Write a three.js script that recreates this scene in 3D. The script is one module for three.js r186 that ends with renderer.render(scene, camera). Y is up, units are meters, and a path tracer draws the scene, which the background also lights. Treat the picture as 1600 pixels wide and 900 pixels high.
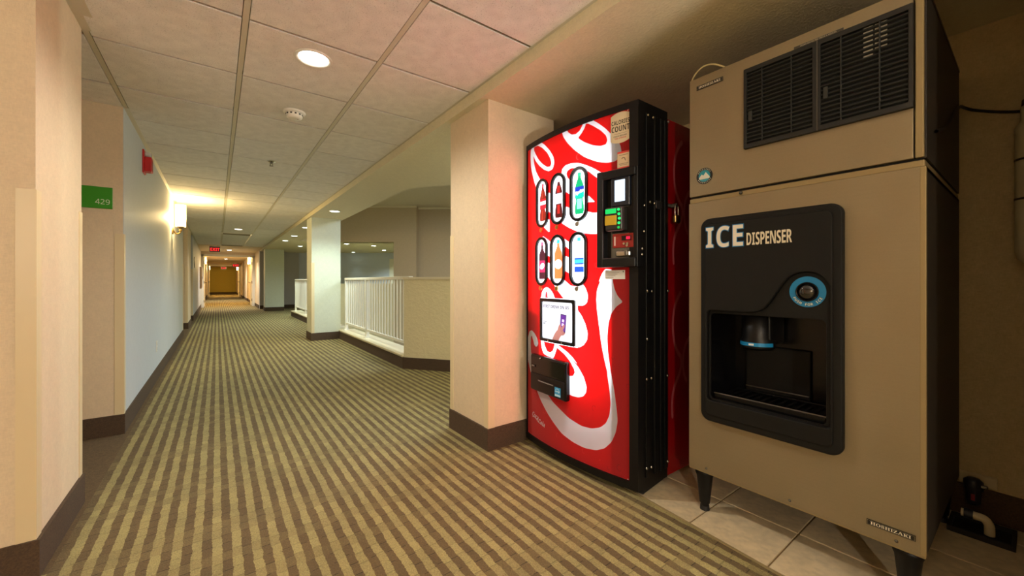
import * as THREE from 'three';
import { RoundedBoxGeometry } from 'three/addons/geometries/RoundedBoxGeometry.js';
import { mergeGeometries } from 'three/addons/utils/BufferGeometryUtils.js';
import { FontLoader } from 'three/addons/loaders/FontLoader.js';
import { TextGeometry } from 'three/addons/geometries/TextGeometry.js';
import { RectAreaLightUniformsLib } from 'three/addons/lights/RectAreaLightUniformsLib.js';
RectAreaLightUniformsLib.init();

// ---------------------------------------------------------------- camera, exposure
const scene = new THREE.Scene();
scene.background = new THREE.Color(0x000000);
const FOCAL = 615;                                            // pixels, for a 1600 x 900 frame
const camera = new THREE.PerspectiveCamera(2 * Math.atan(450 / FOCAL) * 180 / Math.PI, 16 / 9, 0.05, 120);
camera.position.set(0, 1.05, 0);
camera.rotation.y = -0.6431;
camera.setViewOffset(1600, 900, 0, 10.6, 1600, 900);
const renderer = new THREE.WebGLRenderer({ antialias: true });
renderer.toneMapping = THREE.LinearToneMapping;
renderer.toneMappingExposure = 0.8;
renderer.shadowMap.enabled = true;

// light colours and strengths (candela for spots and points, nits for areas)
const WARM = new THREE.Color(1, 0.93, 0.83), COOL = new THREE.Color(0.84, 1, 0.88), SCONCE = new THREE.Color(1, 0.70, 0.30), SOFTWHITE = new THREE.Color(1, 0.91, 0.79), DAYLIGHT = new THREE.Color(0.72, 0.86, 1);
const CEILING_CD = 9, SOFFIT_CD = 8, SCONCE_CD = 4.5, FAR_CD = 17, BACKLIGHT = 75, PANEL_GLOW = 0.08, FRONT_GLOW = 1.5, BEHIND_CD = 15, SKYLIGHT = 19;

// ---------------------------------------------------------------- helpers
let seed = 7;
const rnd = () => { seed = (seed * 1664525 + 1013904223) % 4294967296; return seed / 4294967296; };
const srgb = (r, g, b) => new THREE.Color().setRGB(r / 255, g / 255, b / 255, THREE.SRGBColorSpace);
const used = {};
function numbered(n) { const k = used[n] = (used[n] ?? -1) + 1; return k ? n + '_' + String(k).padStart(3, '0') : n; }
function mesh(name, geo, mat, parent) { const m = new THREE.Mesh(geo, mat); m.name = name; if (parent) parent.add(m); return m; }
function tag(o, label, category, group) { o.userData.label = label; if (category) o.userData.category = category; if (group) o.userData.group = group; return o; }
function thing(name, label, category, [x, y, z] = [0, 0, 0], turn = 0, group) {
  const o = new THREE.Group(); o.name = numbered(name); scene.add(o); o.position.set(x, y, z); o.rotation.y = turn;
  return tag(o, label, category, group);
}
function struct(name, o, label) { o.name = numbered(name); o.userData.kind = 'structure'; if (label) o.userData.label = label; if (!o.parent) scene.add(o); return o; }
function copy(src, label, [x, y, z], turn) {
  const c = src.clone(); c.name = numbered(src.name.replace(/_\d{3}$/, '')); scene.add(c); c.position.set(x, y, z); if (turn !== undefined) c.rotation.y = turn;
  c.userData = { ...src.userData, label }; return c;
}
function metreUV(g) {
  const p = g.attributes.position, n = g.attributes.normal, uv = new Float32Array(p.count * 2);
  for (let i = 0; i < p.count; i++) {
    const ax = Math.abs(n.getX(i)), ay = Math.abs(n.getY(i)), az = Math.abs(n.getZ(i));
    const [u, v] = ax >= ay && ax >= az ? [p.getZ(i), p.getY(i)] : ay >= az ? [p.getX(i), p.getZ(i)] : [p.getX(i), p.getY(i)];
    uv[i * 2] = u; uv[i * 2 + 1] = v;
  }
  g.setAttribute('uv', new THREE.BufferAttribute(uv, 2)); return g;
}
const box = (w, h, d, x = 0, y = 0, z = 0) => metreUV(new THREE.BoxGeometry(w, h, d)).translate(x, y, z);
const span = (x0, x1, y0, y1, z0, z1) => metreUV(new THREE.BoxGeometry(x1 - x0, y1 - y0, z1 - z0).translate((x0 + x1) / 2, (y0 + y1) / 2, (z0 + z1) / 2));
const rbox = (w, h, d, r, x = 0, y = 0, z = 0) => metreUV(new RoundedBoxGeometry(w, h, d, 2, Math.min(r, w / 2.01, h / 2.01, d / 2.01))).translate(x, y, z);
const cyl = (r0, r1, h, n = 24, x = 0, y = 0, z = 0) => new THREE.CylinderGeometry(r0, r1, h, n).translate(x, y, z);
const rod = (r, l, axis, x, y, z, n = 14) => { const g = new THREE.CylinderGeometry(r, r, l, n); if (axis === 'x') g.rotateZ(Math.PI / 2); if (axis === 'z') g.rotateX(Math.PI / 2); return g.translate(x, y, z); };
const lathe = (pts, n = 32) => new THREE.LatheGeometry(pts.map(([r, y]) => new THREE.Vector2(r, y)), n);
const tube = (pts, r, seg = 40, n = 8) => new THREE.TubeGeometry(new THREE.CatmullRomCurve3(pts.map(p => new THREE.Vector3(...p))), seg, r, n);
const join = gs => mergeGeometries(gs.map(g => g.index ? g.toNonIndexed() : g));
function polyShape(pts) { const s = new THREE.Shape(); pts.forEach(([x, z], i) => i ? s.lineTo(x, -z) : s.moveTo(x, -z)); return s; }
// a horizontal slab from a plan outline given as [x, z]; uv in metres
function slab(pts, y0, y1, holes = []) {
  const s = polyShape(pts); holes.forEach(h => s.holes.push(polyShape(h)));
  return metreUV(new THREE.ExtrudeGeometry(s, { depth: y1 - y0, bevelEnabled: false }).rotateX(-Math.PI / 2).translate(0, y0, 0));
}
function roundRect(w, h, r, s = new THREE.Shape(), cx = 0, cy = 0) {
  const x = cx - w / 2, y = cy - h / 2; r = Math.min(r, w / 2, h / 2);
  s.moveTo(x + r, y); s.lineTo(x + w - r, y); s.absarc(x + w - r, y + r, r, -Math.PI / 2, 0); s.lineTo(x + w, y + h - r); s.absarc(x + w - r, y + h - r, r, 0, Math.PI / 2);
  s.lineTo(x + r, y + h); s.absarc(x + r, y + h - r, r, Math.PI / 2, Math.PI); s.lineTo(x, y + r); s.absarc(x + r, y + r, r, Math.PI, Math.PI * 1.5); return s;
}
const extrude = (s, depth, bevel = 0, seg = 16) => new THREE.ExtrudeGeometry(s, { depth, bevelEnabled: bevel > 0, bevelThickness: bevel, bevelSize: bevel, bevelOffset: -bevel, bevelSegments: 3, curveSegments: seg });

// ---------------------------------------------------------------- computed textures
function noiseGrid(n) { const a = new Float32Array(n * n); for (let i = 0; i < a.length; i++) a[i] = rnd(); return a; }
function sampler(n) { const a = noiseGrid(n); return (u, v) => {          // tileable value noise, period 1 in u and v
  const x = ((u % 1) + 1) % 1 * n, y = ((v % 1) + 1) % 1 * n, i = Math.floor(x) % n, j = Math.floor(y) % n, f = x - Math.floor(x), g = y - Math.floor(y);
  const s = f * f * (3 - 2 * f), t = g * g * (3 - 2 * g), I = (i + 1) % n, J = (j + 1) % n;
  return (a[j * n + i] * (1 - s) + a[j * n + I] * s) * (1 - t) + (a[J * n + i] * (1 - s) + a[J * n + I] * s) * t; }; }
function dataTex(n, f, colour, size = 1) {                                 // f(u,v) -> [r,g,b] 0..255 ; size = metres the texture spans
  const d = new Uint8Array(n * n * 4);
  for (let j = 0; j < n; j++) for (let i = 0; i < n; i++) { const c = f(i / n, j / n), k = (j * n + i) * 4; d[k] = c[0]; d[k + 1] = c[1]; d[k + 2] = c[2]; d[k + 3] = 255; }
  const t = new THREE.DataTexture(d, n, n); t.magFilter = THREE.LinearFilter; t.minFilter = THREE.LinearMipmapLinearFilter; t.generateMipmaps = true;
  t.wrapS = t.wrapT = THREE.RepeatWrapping; t.repeat.set(1 / size, 1 / size); if (colour) t.colorSpace = THREE.SRGBColorSpace; t.needsUpdate = true; return t;
}
function canvasTex(w, h, draw) {
  const c = document.createElement('canvas'); c.width = w; c.height = h; const g = c.getContext('2d'); draw(g, w, h);
  const t = new THREE.CanvasTexture(c); t.colorSpace = THREE.SRGBColorSpace; t.anisotropy = 8; return t;
}
const n16 = sampler(16), n48 = sampler(48), n128 = sampler(128), n256 = sampler(256);
const clamp = (x) => Math.max(0, Math.min(255, x));
const std = (o) => new THREE.MeshStandardMaterial(o);
const phys = (o) => new THREE.MeshPhysicalMaterial(o);
const plain = (r, g, b, roughness = 0.6, extra = {}) => std({ color: srgb(r, g, b), roughness, ...extra });

// striped carpet: pile stripes along z, period 62.8 mm, with the fine cross seams of the loop rows
const PERIOD = 0.0628, REP = 32, CARPET = PERIOD * REP;
const cellTone = new Float32Array(REP * 2 * REP).map(() => rnd());
const rowTone = new Float32Array(REP).map(() => rnd());
function carpetAt(u, v) {
  const wob = (n48(u, v) - 0.5) * 0.08 + (n256(u, v) - 0.5) * 0.05, s = u * REP + 0.25 + wob, ph = s - Math.floor(s), light = ph < 0.5;
  const half = (Math.floor(s * 2) % (REP * 2) + REP * 2) % (REP * 2), r = v * REP + (half * 0.37) % 1 * 0.35, row = Math.floor(r) % REP, f = r - Math.floor(r);
  return { light, tone: cellTone[row * REP * 2 + half], row: rowTone[row], seam: f < 0.05 && n48(u * 2, v * 2) > 0.34 };
}
const carpetMap = dataTex(2048, (u, v) => {
  const c = carpetAt(u, v), g = (n256(u * 3, v * 3) - 0.5) * 0.20 + (rnd() - 0.5) * 0.16 + (n16(u, v) - 0.5) * 0.10, k = 1 + g + (c.tone - 0.5) * 0.07 - (c.seam ? (c.light ? 0.16 : 0.36) : 0);
  const soft = c.row > 0.70 ? 0.16 : 0, L = [147, 136, 88], D = [98, 82, 53];
  return [0, 1, 2].map(i => clamp((c.light ? L[i] * (1 - soft) + D[i] * soft : D[i] * (1 - soft) + L[i] * soft) * k));
}, true, CARPET);
const carpetBump = dataTex(1024, (u, v) => { const c = carpetAt(u, v), h = clamp(150 + (n256(u * 4, v * 4) - 0.5) * 110 - (c.seam ? 120 : 0) + (c.light ? 12 : 0)); return [h, h, h]; }, false, CARPET);
const M = {};
M.carpet = std({ map: carpetMap, bumpMap: carpetBump, bumpScale: 0.004, roughness: 1 });
const fleck = dataTex(512, (u, v) => { const k = 1 + (n256(u, v) - 0.5) * 0.35 + (n48(u, v) - 0.5) * 0.16 + (rnd() - 0.5) * 0.16; return [90 * k, 72 * k, 46 * k].map(clamp); }, true, 0.5);
M.brownCarpet = std({ map: fleck, roughness: 1 });
const linen = (r, g, b, amt) => dataTex(512, (u, v) => { const k = 1 + (n256(u, v * 0.25) - 0.5) * amt + (n256(u * 0.25, v) - 0.5) * amt + (n48(u, v) - 0.5) * amt * 0.7 + (n16(u, v) - 0.5) * amt * 0.5; return [r * k, g * k, b * k].map(clamp); }, true, 0.6);
const paperBump = dataTex(512, (u, v) => { const h = clamp(128 + (n256(u, v * 0.25) - 0.5) * 120 + (n256(u * 0.25, v) - 0.5) * 120); return [h, h, h]; }, false, 0.3);
M.wallpaper = std({ map: linen(222, 203, 172, 0.03), bumpMap: paperBump, bumpScale: 0.0003, roughness: 0.72 });
M.greyPaint = std({ map: linen(200, 204, 206, 0.02), bumpMap: paperBump, bumpScale: 0.0005, roughness: 0.6 });
M.palePaint = std({ map: linen(214, 218, 200, 0.03), bumpMap: paperBump, bumpScale: 0.0005, roughness: 0.62 });
M.guard = plain(224, 206, 166, 0.38);
const pits = dataTex(512, (u, v) => { const a = n128(u, v), b = n256(u, v), hole = b > 0.80 && a > 0.45 ? 0.86 : 1, k = hole * (1 + (n16(u, v) - 0.5) * 0.05 + (rnd() - 0.5) * 0.05); return [234 * k, 231 * k, 226 * k].map(clamp); }, true, 0.61);
const pitBump = dataTex(512, (u, v) => { const h = clamp(200 - (n256(u, v) > 0.78 ? 150 : 0) + (n128(u, v) - 0.5) * 60); return [h, h, h]; }, false, 0.61);
M.tiles = [1, 0.97, 1.02].map(k => std({ map: pits, color: new THREE.Color(k > 1 ? 1 : k, k > 1 ? 1 : k, k > 1 ? 1 : k), bumpMap: pitBump, bumpScale: 0.0015, roughness: 0.95 }));
M.tee = plain(206, 200, 180, 0.5);
M.shadedCrossTee = plain(118, 106, 84, 0.7);  // cross bars darkened: shade of the tile gaps is put into this colour
M.slabPaint = plain(190, 180, 160, 0.9);
const stucco = (amp, size) => dataTex(512, (u, v) => { const a = n48(u, v), b = n128(u, v), h = clamp(110 + (Math.max(a, 0.45) - 0.45) * amp * 2.2 + (b - 0.5) * amp * 0.7); return [h, h, h]; }, false, size);
M.soffit = std({ map: linen(220, 210, 178, 0.03), bumpMap: stucco(130, 0.4), bumpScale: 0.0009, roughness: 0.8 });
M.stuccoWall = std({ map: linen(226, 214, 172, 0.02), bumpMap: stucco(190, 0.9), bumpScale: 0.002, roughness: 0.75 });
M.alcoveWall = std({ map: linen(196, 176, 132, 0.05), bumpMap: stucco(120, 0.7), bumpScale: 0.002, roughness: 0.8 });
M.atriumWall = std({ map: linen(196, 176, 142, 0.03), bumpMap: paperBump, bumpScale: 0.0005, roughness: 0.8 });
M.lilacWall = plain(176, 172, 172, 0.75);
M.goldWall = std({ map: linen(196, 172, 70, 0.03), roughness: 0.8 });
M.baseboard = std({ map: dataTex(256, (u, v) => { const k = 1 + (n128(u, v) - 0.5) * 0.3 + (rnd() - 0.5) * 0.12; return [76 * k, 59 * k, 42 * k].map(clamp); }, true, 0.4), roughness: 0.9 });
M.sill = plain(226, 214, 182, 0.35);
M.white = plain(232, 228, 214, 0.4);
M.whitePlastic = plain(236, 232, 222, 0.35);
M.black = phys({ color: srgb(11, 11, 12), roughness: 0.42, specularIntensity: 0.6 });
M.blackGloss = phys({ color: srgb(9, 9, 11), roughness: 0.25, specularIntensity: 0.7 });
M.blackRough = std({ color: srgb(34, 35, 32), roughness: 0.6, bumpMap: dataTex(256, (u, v) => { const h = clamp(128 + (n128(u, v) - 0.5) * 200); return [h, h, h]; }, false, 0.08), bumpScale: 0.0005 });
M.chrome = std({ color: srgb(206, 202, 192), metalness: 1, roughness: 0.25 });
M.brass = std({ color: srgb(190, 160, 100), metalness: 1, roughness: 0.3 });
M.steelDark = std({ color: srgb(120, 116, 108), metalness: 1, roughness: 0.4 });
M.tileFloor = [0, 1].map(i => std({ map: dataTex(256, (u, v) => { const k = 1 + (n48(u, v) - 0.5) * 0.09 + (n16(u, v) - 0.5) * 0.08 + (rnd() - 0.5) * 0.03 - i * 0.02; return [214 * k, 196 * k, 160 * k].map(clamp); }, true, 0.7), roughness: 0.34 }));
M.grout = plain(150, 128, 92, 0.95);

// ---------------------------------------------------------------- floor
struct('floor', mesh('', slab([[-1.75, 5.2], [1.36, 5.2], [1.36, 0.9], [1.555, 0.9], [1.555, 0.1], [1.663, -1.28], [1.663, -2.3], [3.5, -2.3], [1.98, -4.5], [1.98, -13.45], [2.42, -12.5], [4.2, -11.2], [6.2, -12.0], [6.2, -17.7], [1.36, -17.7], [1.36, -41.2], [-0.485, -41.2], [-0.485, -2.13], [-1.75, -2.13]], -0.06, 0), M.carpet));
const edge = mesh('', slab([[1.550, 0.7], [1.562, 0.7], [1.562, 0.1], [1.671, -1.28], [1.671, -2.03], [1.659, -2.03], [1.659, -1.28], [1.550, 0.1]], -0.004, 0.003), plain(150, 132, 92, 0.6)); struct('trim_1', edge, 'thin tan binding strip along the carpet edge');
for (const [z0, z1] of [[-3.8, -2.7], [-11.22, -9.68], [-13.52, -12.38]]) struct('floor', mesh('', span(-1.6, -0.53, -0.06, 0, z0, z1), M.brownCarpet));
struct('floor', mesh('', span(-0.53, -0.485, -0.06, 0, -41.2, -2.13), M.brownCarpet));
// white tile floor of the vending alcove: each tile its own piece over the grout bed
const tileFloor = struct('tile_floor', mesh('', span(1.5, 2.75, -0.06, -0.008, -2.25, 0.8), M.grout));
{
  const xs = [1.625, 1.938, 2.251, 2.564, 2.71], geos = {};
  for (let c = 0; c < 4; c++) for (let k = -4; k < 5; k++) {
    const z0 = -0.91 + 0.313 * k, z1 = Math.min(z0 + 0.313, 0.7), w = xs[c + 1] - xs[c] - 0.007, d = z1 - z0 - 0.007; if (d < 0.02 || z0 < -2.2) continue;
    const key = w.toFixed(3) + d.toFixed(3); geos[key] ??= metreUV(rbox(w, 0.012, d, 0.0025));
    const t = mesh('floor_tile', geos[key], M.tileFloor[(c + k + 8) % 2], tileFloor); t.position.set((xs[c] + xs[c + 1]) / 2, -0.008 + (rnd() - 0.5) * 0.0008, (z0 + z1) / 2);
  }
}

// ---------------------------------------------------------------- ceiling of lay-in tiles
const CEIL = 2.25, ROW = 0.6096, Z0 = -2.1676, COLS = [-0.505, 0.105, 0.715, 1.30];
const ceiling = struct('ceiling', mesh('', slab([[-1.9, 5.3], [1.35, 5.3], [1.35, -16.42], [-0.6, -16.42], [-0.6, -13.6], [-1.6, -13.6], [-1.6, -2.0], [-1.9, -2.0]], 2.275, 2.36), M.slabPaint));
{
  const geos = {};
  const put = (x0, x1, z0, z1) => {
    const w = x1 - x0 - 0.030, d = z1 - z0 - 0.018, key = w.toFixed(3) + '_' + d.toFixed(3); geos[key] ??= [0, 1].map(() => { const g = rbox(w, 0.014, d, 0.002), uv = g.attributes.uv, a = rnd(), b = rnd(); for (let i = 0; i < uv.count; i++) uv.setXY(i, uv.getX(i) + a, uv.getY(i) + b); return g; });
    const t = mesh('ceiling_tile', geos[key][Math.floor(rnd() * 2)], M.tiles[Math.floor(rnd() * 3)], ceiling); t.position.set((x0 + x1) / 2, CEIL + 0.006 + (rnd() - 0.5) * 0.0016, (z0 + z1) / 2);
  };
  const zAt = k => Z0 - ROW * k;
  for (let k = -6; k < 24; k++) for (let c = 0; c < 3; c++) put(COLS[c], COLS[c + 1], Math.max(zAt(k + 1), -16.4), zAt(k));
  put(-1.115, -0.505, -2.72, zAt(0)); put(-1.115, -0.505, zAt(2), -2.72 - 0.0572); put(-1.115, -0.505, -3.79, zAt(2));
  for (let c = 0; c < 4; c++) { const x = c === 3 ? 1.292 : COLS[c], w = c === 3 ? 0.016 : 0.024; mesh('grid_bar', span(x - w / 2, x + w / 2, CEIL, CEIL + 0.03, -16.4, 1.6), M.tee, ceiling); }
  mesh('grid_bar', span(-1.115 - 0.012, -1.115 + 0.012, CEIL, CEIL + 0.03, -3.79, -2.72), M.tee, ceiling);
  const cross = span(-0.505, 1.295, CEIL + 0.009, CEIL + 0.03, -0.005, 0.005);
  for (let k = -6; k < 24; k++) { const b = mesh('cross_bar', cross, M.shadedCrossTee, ceiling); b.position.z = zAt(k); }
  mesh('wall_angle', span(-0.515, -0.488, CEIL - 0.003, CEIL + 0.02, -9.7, -3.78), M.tee, ceiling);
  mesh('wall_angle', span(-0.515, -0.482, CEIL - 0.003, CEIL + 0.02, -2.72, -2.13), M.tee, ceiling);
  mesh('wall_angle', span(-0.515, -0.452, CEIL - 0.006, CEIL + 0.002, -2.57, -2.13), M.tee, ceiling);
}
struct('ceiling', mesh('', span(-0.7, 1.5, CEIL - 0.002, CEIL + 0.1, -41.3, -16.42), plain(222, 206, 172, 0.85)));
// plaster soffit over the alcove, the pillars and the lobby, cut open over the atrium
const hole = [[1.86, -4.6], [3.435, -2.5], [9, -2.5], [9, -7.95], [4.34, -11.45], [4.16, -11.21], [2.4, -12.53], [1.86, -12.4]];
struct('soffit_ceiling', mesh('', slab([[1.30, 5.3], [9.2, 5.3], [9.2, -18], [1.30, -18]], 2.18, 3.34, [hole]), M.soffit));
struct('ceiling', mesh('', slab([[1.7, -14], [9.2, -14], [9.2, -2.3], [1.7, -2.3]], 3.22, 3.3), M.soffit));

// ---------------------------------------------------------------- walls, pillars
const BASE_H = 0.135;
function wall(name, x0, x1, z0, z1, mat, { base = [], guards = [], y0 = 0, y1 = 2.34, label } = {}) {
  const o = mesh('', span(x0, x1, y0, y1, z0, z1), mat); struct(name, o, label);
  const t = 0.012, e = 0.012;
  for (const s of base) {
    const g = s === '+x' ? span(x1, x1 + t, 0, BASE_H, z0, z1 + (base.includes('+z') ? e : 0)) : s === '-x' ? span(x0 - t, x0, 0, BASE_H, z0, z1 + (base.includes('+z') ? e : 0)) : span(x0, x1, 0, BASE_H, z1, z1 + t);
    mesh('baseboard', g, M.baseboard, o);
  }
  for (const [xs, zs] of guards) {
    const X = xs > 0 ? x1 : x0, Z = zs > 0 ? z1 : z0, w = 0.046, q = 0.0028;
    const a = span(Math.min(X, X - xs * w), Math.max(X, X - xs * w), BASE_H, 1.375, Math.min(Z, Z + zs * q), Math.max(Z, Z + zs * q));
    const b = span(Math.min(X, X + xs * q), Math.max(X, X + xs * q), BASE_H, 1.375, Math.min(Z + zs * q, Z - zs * w), Math.max(Z + zs * q, Z - zs * w));
    mesh('corner_guard', join([a, b]), M.guard, o);
  }
  return o;
}
const LX = -0.515, RX = 1.345;
wall('wall_left', -1.75, LX, -2.72, -2.13, M.wallpaper, { base: ['+z', '+x'], guards: [[1, 1], [1, -1]] });
wall('wall_left', -1.75, -1.55, -3.78, -2.72, M.wallpaper);
const wallA = wall('wall_left', -1.7, LX - 0.004, -9.7, -3.78, M.wallpaper, { base: ['+z', '+x'] });
mesh('wall_face', span(LX - 0.004, LX, 0, 2.34, -9.7, -3.78), M.greyPaint, wallA);
mesh('corner_guard', join([span(LX - 0.046, LX, BASE_H, 1.375, -3.78, -3.7772), span(LX, LX + 0.0028, BASE_H, 1.375, -3.826, -3.7772)]), M.guard, wallA);
mesh('corner_guard', span(LX, LX + 0.0028, BASE_H, 1.375, -9.7, -9.62), M.guard, wallA);
wall('wall_left', -1.75, -1.55, -11.2, -9.7, M.wallpaper);
wall('wall_left', -1.7, LX, -12.4, -11.2, M.wallpaper, { base: ['+z', '+x'], guards: [[1, 1]] });
wall('wall_left', -1.75, -1.55, -13.5, -12.4, M.wallpaper);
const wallC = wall('wall_left', -1.7, LX, -20.1, -13.5, M.greyPaint, { base: ['+z', '+x'], guards: [[1, 1]] });
wall('wall_left', -1.7, LX - 0.03, -41.2, -20.1, M.wallpaper, { base: ['+x'] });
wall('wall_left', -1.95, -1.75, -2.2, 5.2, M.wallpaper);
wall('wall_back', -1.95, 2.9, 5.2, 5.4, M.wallpaper);
wall('wall_right', RX, 1.6, 0.9, 5.2, M.wallpaper);
wall('wall_right', RX, 1.6, 0.3, 0.9, M.wallpaper);
wall('wall_right', 1.48, 2.9, 0.12, 0.3, M.alcoveWall);
wall('wall_right', 2.71, 2.9, -2.3, 0.7, M.alcoveWall, { base: ['-x'] });
wall('wall_right', 1.88, 2.9, -2.53, -2.23, M.alcoveWall, { y0: -3.2, y1: 2.2 });
wall('pillar', RX, 1.894, -2.53, -2.04, M.wallpaper, { base: ['+z', '-x'], guards: [[-1, 1], [-1, -1]], y1: 2.19, label: 'beige papered pillar beside the drinks machine' });
wall('pillar', 1.33, 1.81, -8.1, -7.65, M.palePaint, { base: ['+z', '-x'], guards: [[-1, 1]], y1: 2.19, label: 'pale pillar at the far end of the near railing' });
wall('pillar', RX, 1.925, -16.75, -16.2, M.palePaint, { base: ['+z', '-x'], y1: 2.19, label: 'pale pillar far down the corridor' });
wall('wall_right', 1.29, 3.5, -17.85, -17.6, M.lilacWall, { base: ['+z'], y1: 2.2 });
wall('wall_right', 1.29, 1.6, -24.4, -17.85, M.wallpaper, { base: ['-x'] });
wall('wall_right', 2.2, 2.4, -25.5, -24.3, M.wallpaper);
wall('wall_right', 1.29, 2.4, -28.6, -25.4, M.wallpaper, { base: ['-x', '+z'] });
wall('wall_right', 2.2, 2.4, -29.7, -28.5, M.wallpaper);
wall('wall_right', 1.29, 2.4, -41.2, -29.6, M.wallpaper, { base: ['-x', '+z'] });
wall('wall_far', -1.0, 1.8, -41.5, -41.2, M.goldWall, { base: ['+z'] });

// half wall and kerb of the atrium edge
{
  const A = [1.80, -4.575], u = [0.6, 0.8], L = 2.5, P = (s, off) => [A[0] + u[0] * s + u[1] * off, A[1] + u[1] * s - u[0] * off];
  const hw = mesh('', slab([P(0, 0), P(L, 0), P(L, 0.16), P(0.03, 0.16)], -0.3, 1.075), M.stuccoWall); struct('half_wall', hw, 'textured cream half wall set diagonally beside the railing');
  mesh('wall_cap', slab([P(-0.012, -0.012), P(L, -0.012), P(L, 0.172), P(0.02, 0.172)], 1.075, 1.10), M.sill, hw);
  mesh('baseboard', slab([P(-0.01, -0.012), P(L, -0.012), P(L, 0), P(0, 0)], 0, BASE_H), M.baseboard, hw);
  for (const [z0, z1] of [[-7.65, -4.575], [-13.48, -8.1]]) {
    const k = mesh('', span(1.80, 2.04, -0.3, 0.145, z0, z1), M.stuccoWall); struct('railing_kerb', k);
    mesh('sill', rbox(0.27, 0.025, z1 - z0, 0.006, 1.915, 0.152, (z0 + z1) / 2), M.sill, k);
    mesh('baseboard', span(1.788, 1.80, 0, BASE_H - 0.01, z0, z1), M.baseboard, k);
    if (z0 < -10) mesh('baseboard', span(1.788, 2.04, 0, BASE_H - 0.01, z0 - 0.012, z0), M.baseboard, k);
  }
}
function railing(label, z0, z1, posts) {
  const t = thing('railing', label, 'railing', [1.90, 0.165, z1]), L = z1 - z0, mid = -L / 2;
  mesh('top_rail', rbox(0.055, 0.04, L, 0.006, 0, 0.925, mid), M.white, t);
  mesh('bottom_rail', rbox(0.03, 0.035, L, 0.004, 0, 0.115, mid), M.white, t);
  for (const p of posts) { const q = mesh('post', rbox(0.05, 0.91, 0.05, 0.004, 0, 0.455, p), M.white, t); mesh('base_plate', rbox(0.09, 0.008, 0.09, 0.002, 0, 0.004, p), M.white, q); }
  const n = Math.round(L / 0.115), g = box(0.016, 0.775, 0.028);
  for (let i = 1; i < n; i++) { const z = -L * i / n; if (posts.some(p => Math.abs(p - z) < 0.045)) continue; mesh('baluster', g, M.white, t).position.set(0, 0.52, z); }
  return t;
}
railing('white painted metal railing on the kerb between the half wall and the pale pillar', -7.63, -4.60, [-0.03, -1.75, -3.0]);
railing('white painted metal railing farther down the corridor, behind the pale pillar', -13.42, -8.12, [-0.03, -1.8, -3.6, -5.27]);

// atrium and the corridor seen across it: a frame turned with the diagonal wall
{
  const F = new THREE.Group(); F.position.set(3.03, 0, -11.87); F.rotation.y = -0.6435; F.updateMatrix();
  const st = (name, g, m, label) => { const o = mesh('', g.applyMatrix4(F.matrix), m); return struct(name, o, label); };
  st('wall_atrium', span(-1.2, 1.288, 2.18, 3.3, -0.3, 0), M.atriumWall);
  st('wall_atrium', span(1.288, 1.94, -3.2, 3.3, -0.35, 0), M.atriumWall);
  st('wall_atrium', span(1.94, 7.6, -3.2, 3.3, -0.55, -0.3), M.atriumWall);
  st('wall_atrium', span(-1.2, 1.288, -3.2, 0.98, -0.2, 0), M.stuccoWall);
  st('trim_2', join([span(-1.2, 1.955, 3.165, 3.225, -0.02, 0.03), span(1.94, 7.4, 3.165, 3.225, -0.32, -0.25)]), M.sill, 'cream moulding along the top of the atrium wall');
  const far = st('wall_far', span(-5, 6, -0.1, 2.3, -4.6, -4.33), plain(196, 204, 220, 0.7));
  st('trim_3', span(-0.17, 0.0, 0, 1.93, -4.33, -4.29), M.white, 'white door trim on the blue-grey wall across the atrium');
  struct('wall_atrium', mesh('', span(9, 9.2, -3.2, 3.3, -18, -2.3), M.atriumWall));
  struct('wall_atrium', mesh('', span(2.9, 9.2, -3.2, 3.3, -2.53, -2.3), M.atriumWall));
  struct('floor', mesh('', span(1.7, 9.2, -3.4, -3.2, -14, -2.3), M.brownCarpet));
}

// ---------------------------------------------------------------- fire door frames down the corridor
function doorway(z, n) {
  const f = mesh('', join([span(LX, LX + 0.09, 0, 2.11, z - 0.14, z), span(1.29 - 0.09, 1.29, 0, 2.11, z - 0.14, z), span(LX, 1.29, 2.05, 2.14, z - 0.14, z)]), M.white); struct('trim_' + n, f, 'white painted frame of the open corridor fire doors');
  const h = mesh('', span(LX, 1.29, 2.14, CEIL + 0.02, z - 0.12, z - 0.02), M.wallpaper); struct('wall_header', h);
  for (const s of [-1, 1]) {
    const hx = s < 0 ? LX + 0.045 : 1.245, d = new THREE.Group(); d.position.set(hx, 0.008, z - 0.14); d.rotation.y = s * 0.02; struct('door_' + (n * 2 + (s > 0 ? 1 : 0)), d, s < 0 ? 'white fire door leaf held open at the left' : 'white fire door leaf held open at the right');
    mesh('door_leaf', rbox(0.045, 2.03, 0.86, 0.003, -s * 0.03, 1.015, -0.43), M.white, d);
    for (const y of [0.25, 1.0, 1.8]) mesh('hinge', rbox(0.03, 0.11, 0.02, 0.004, -s * 0.052, y, 0.004), M.steelDark, d);
    const lv = mesh('door_lever', join([rod(0.025, 0.02, 'x', -s * 0.06, 1.0, -0.79), rod(0.01, 0.05, 'x', -s * 0.085, 1.0, -0.79), rbox(0.016, 0.02, 0.12, 0.006, -s * 0.11, 1.0, -0.74)]), M.steelDark, d); lv.userData.label = 'dark metal lever handle';
  }
}
doorway(-19.9, 4);
doorway(-32.4, 5);

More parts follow.
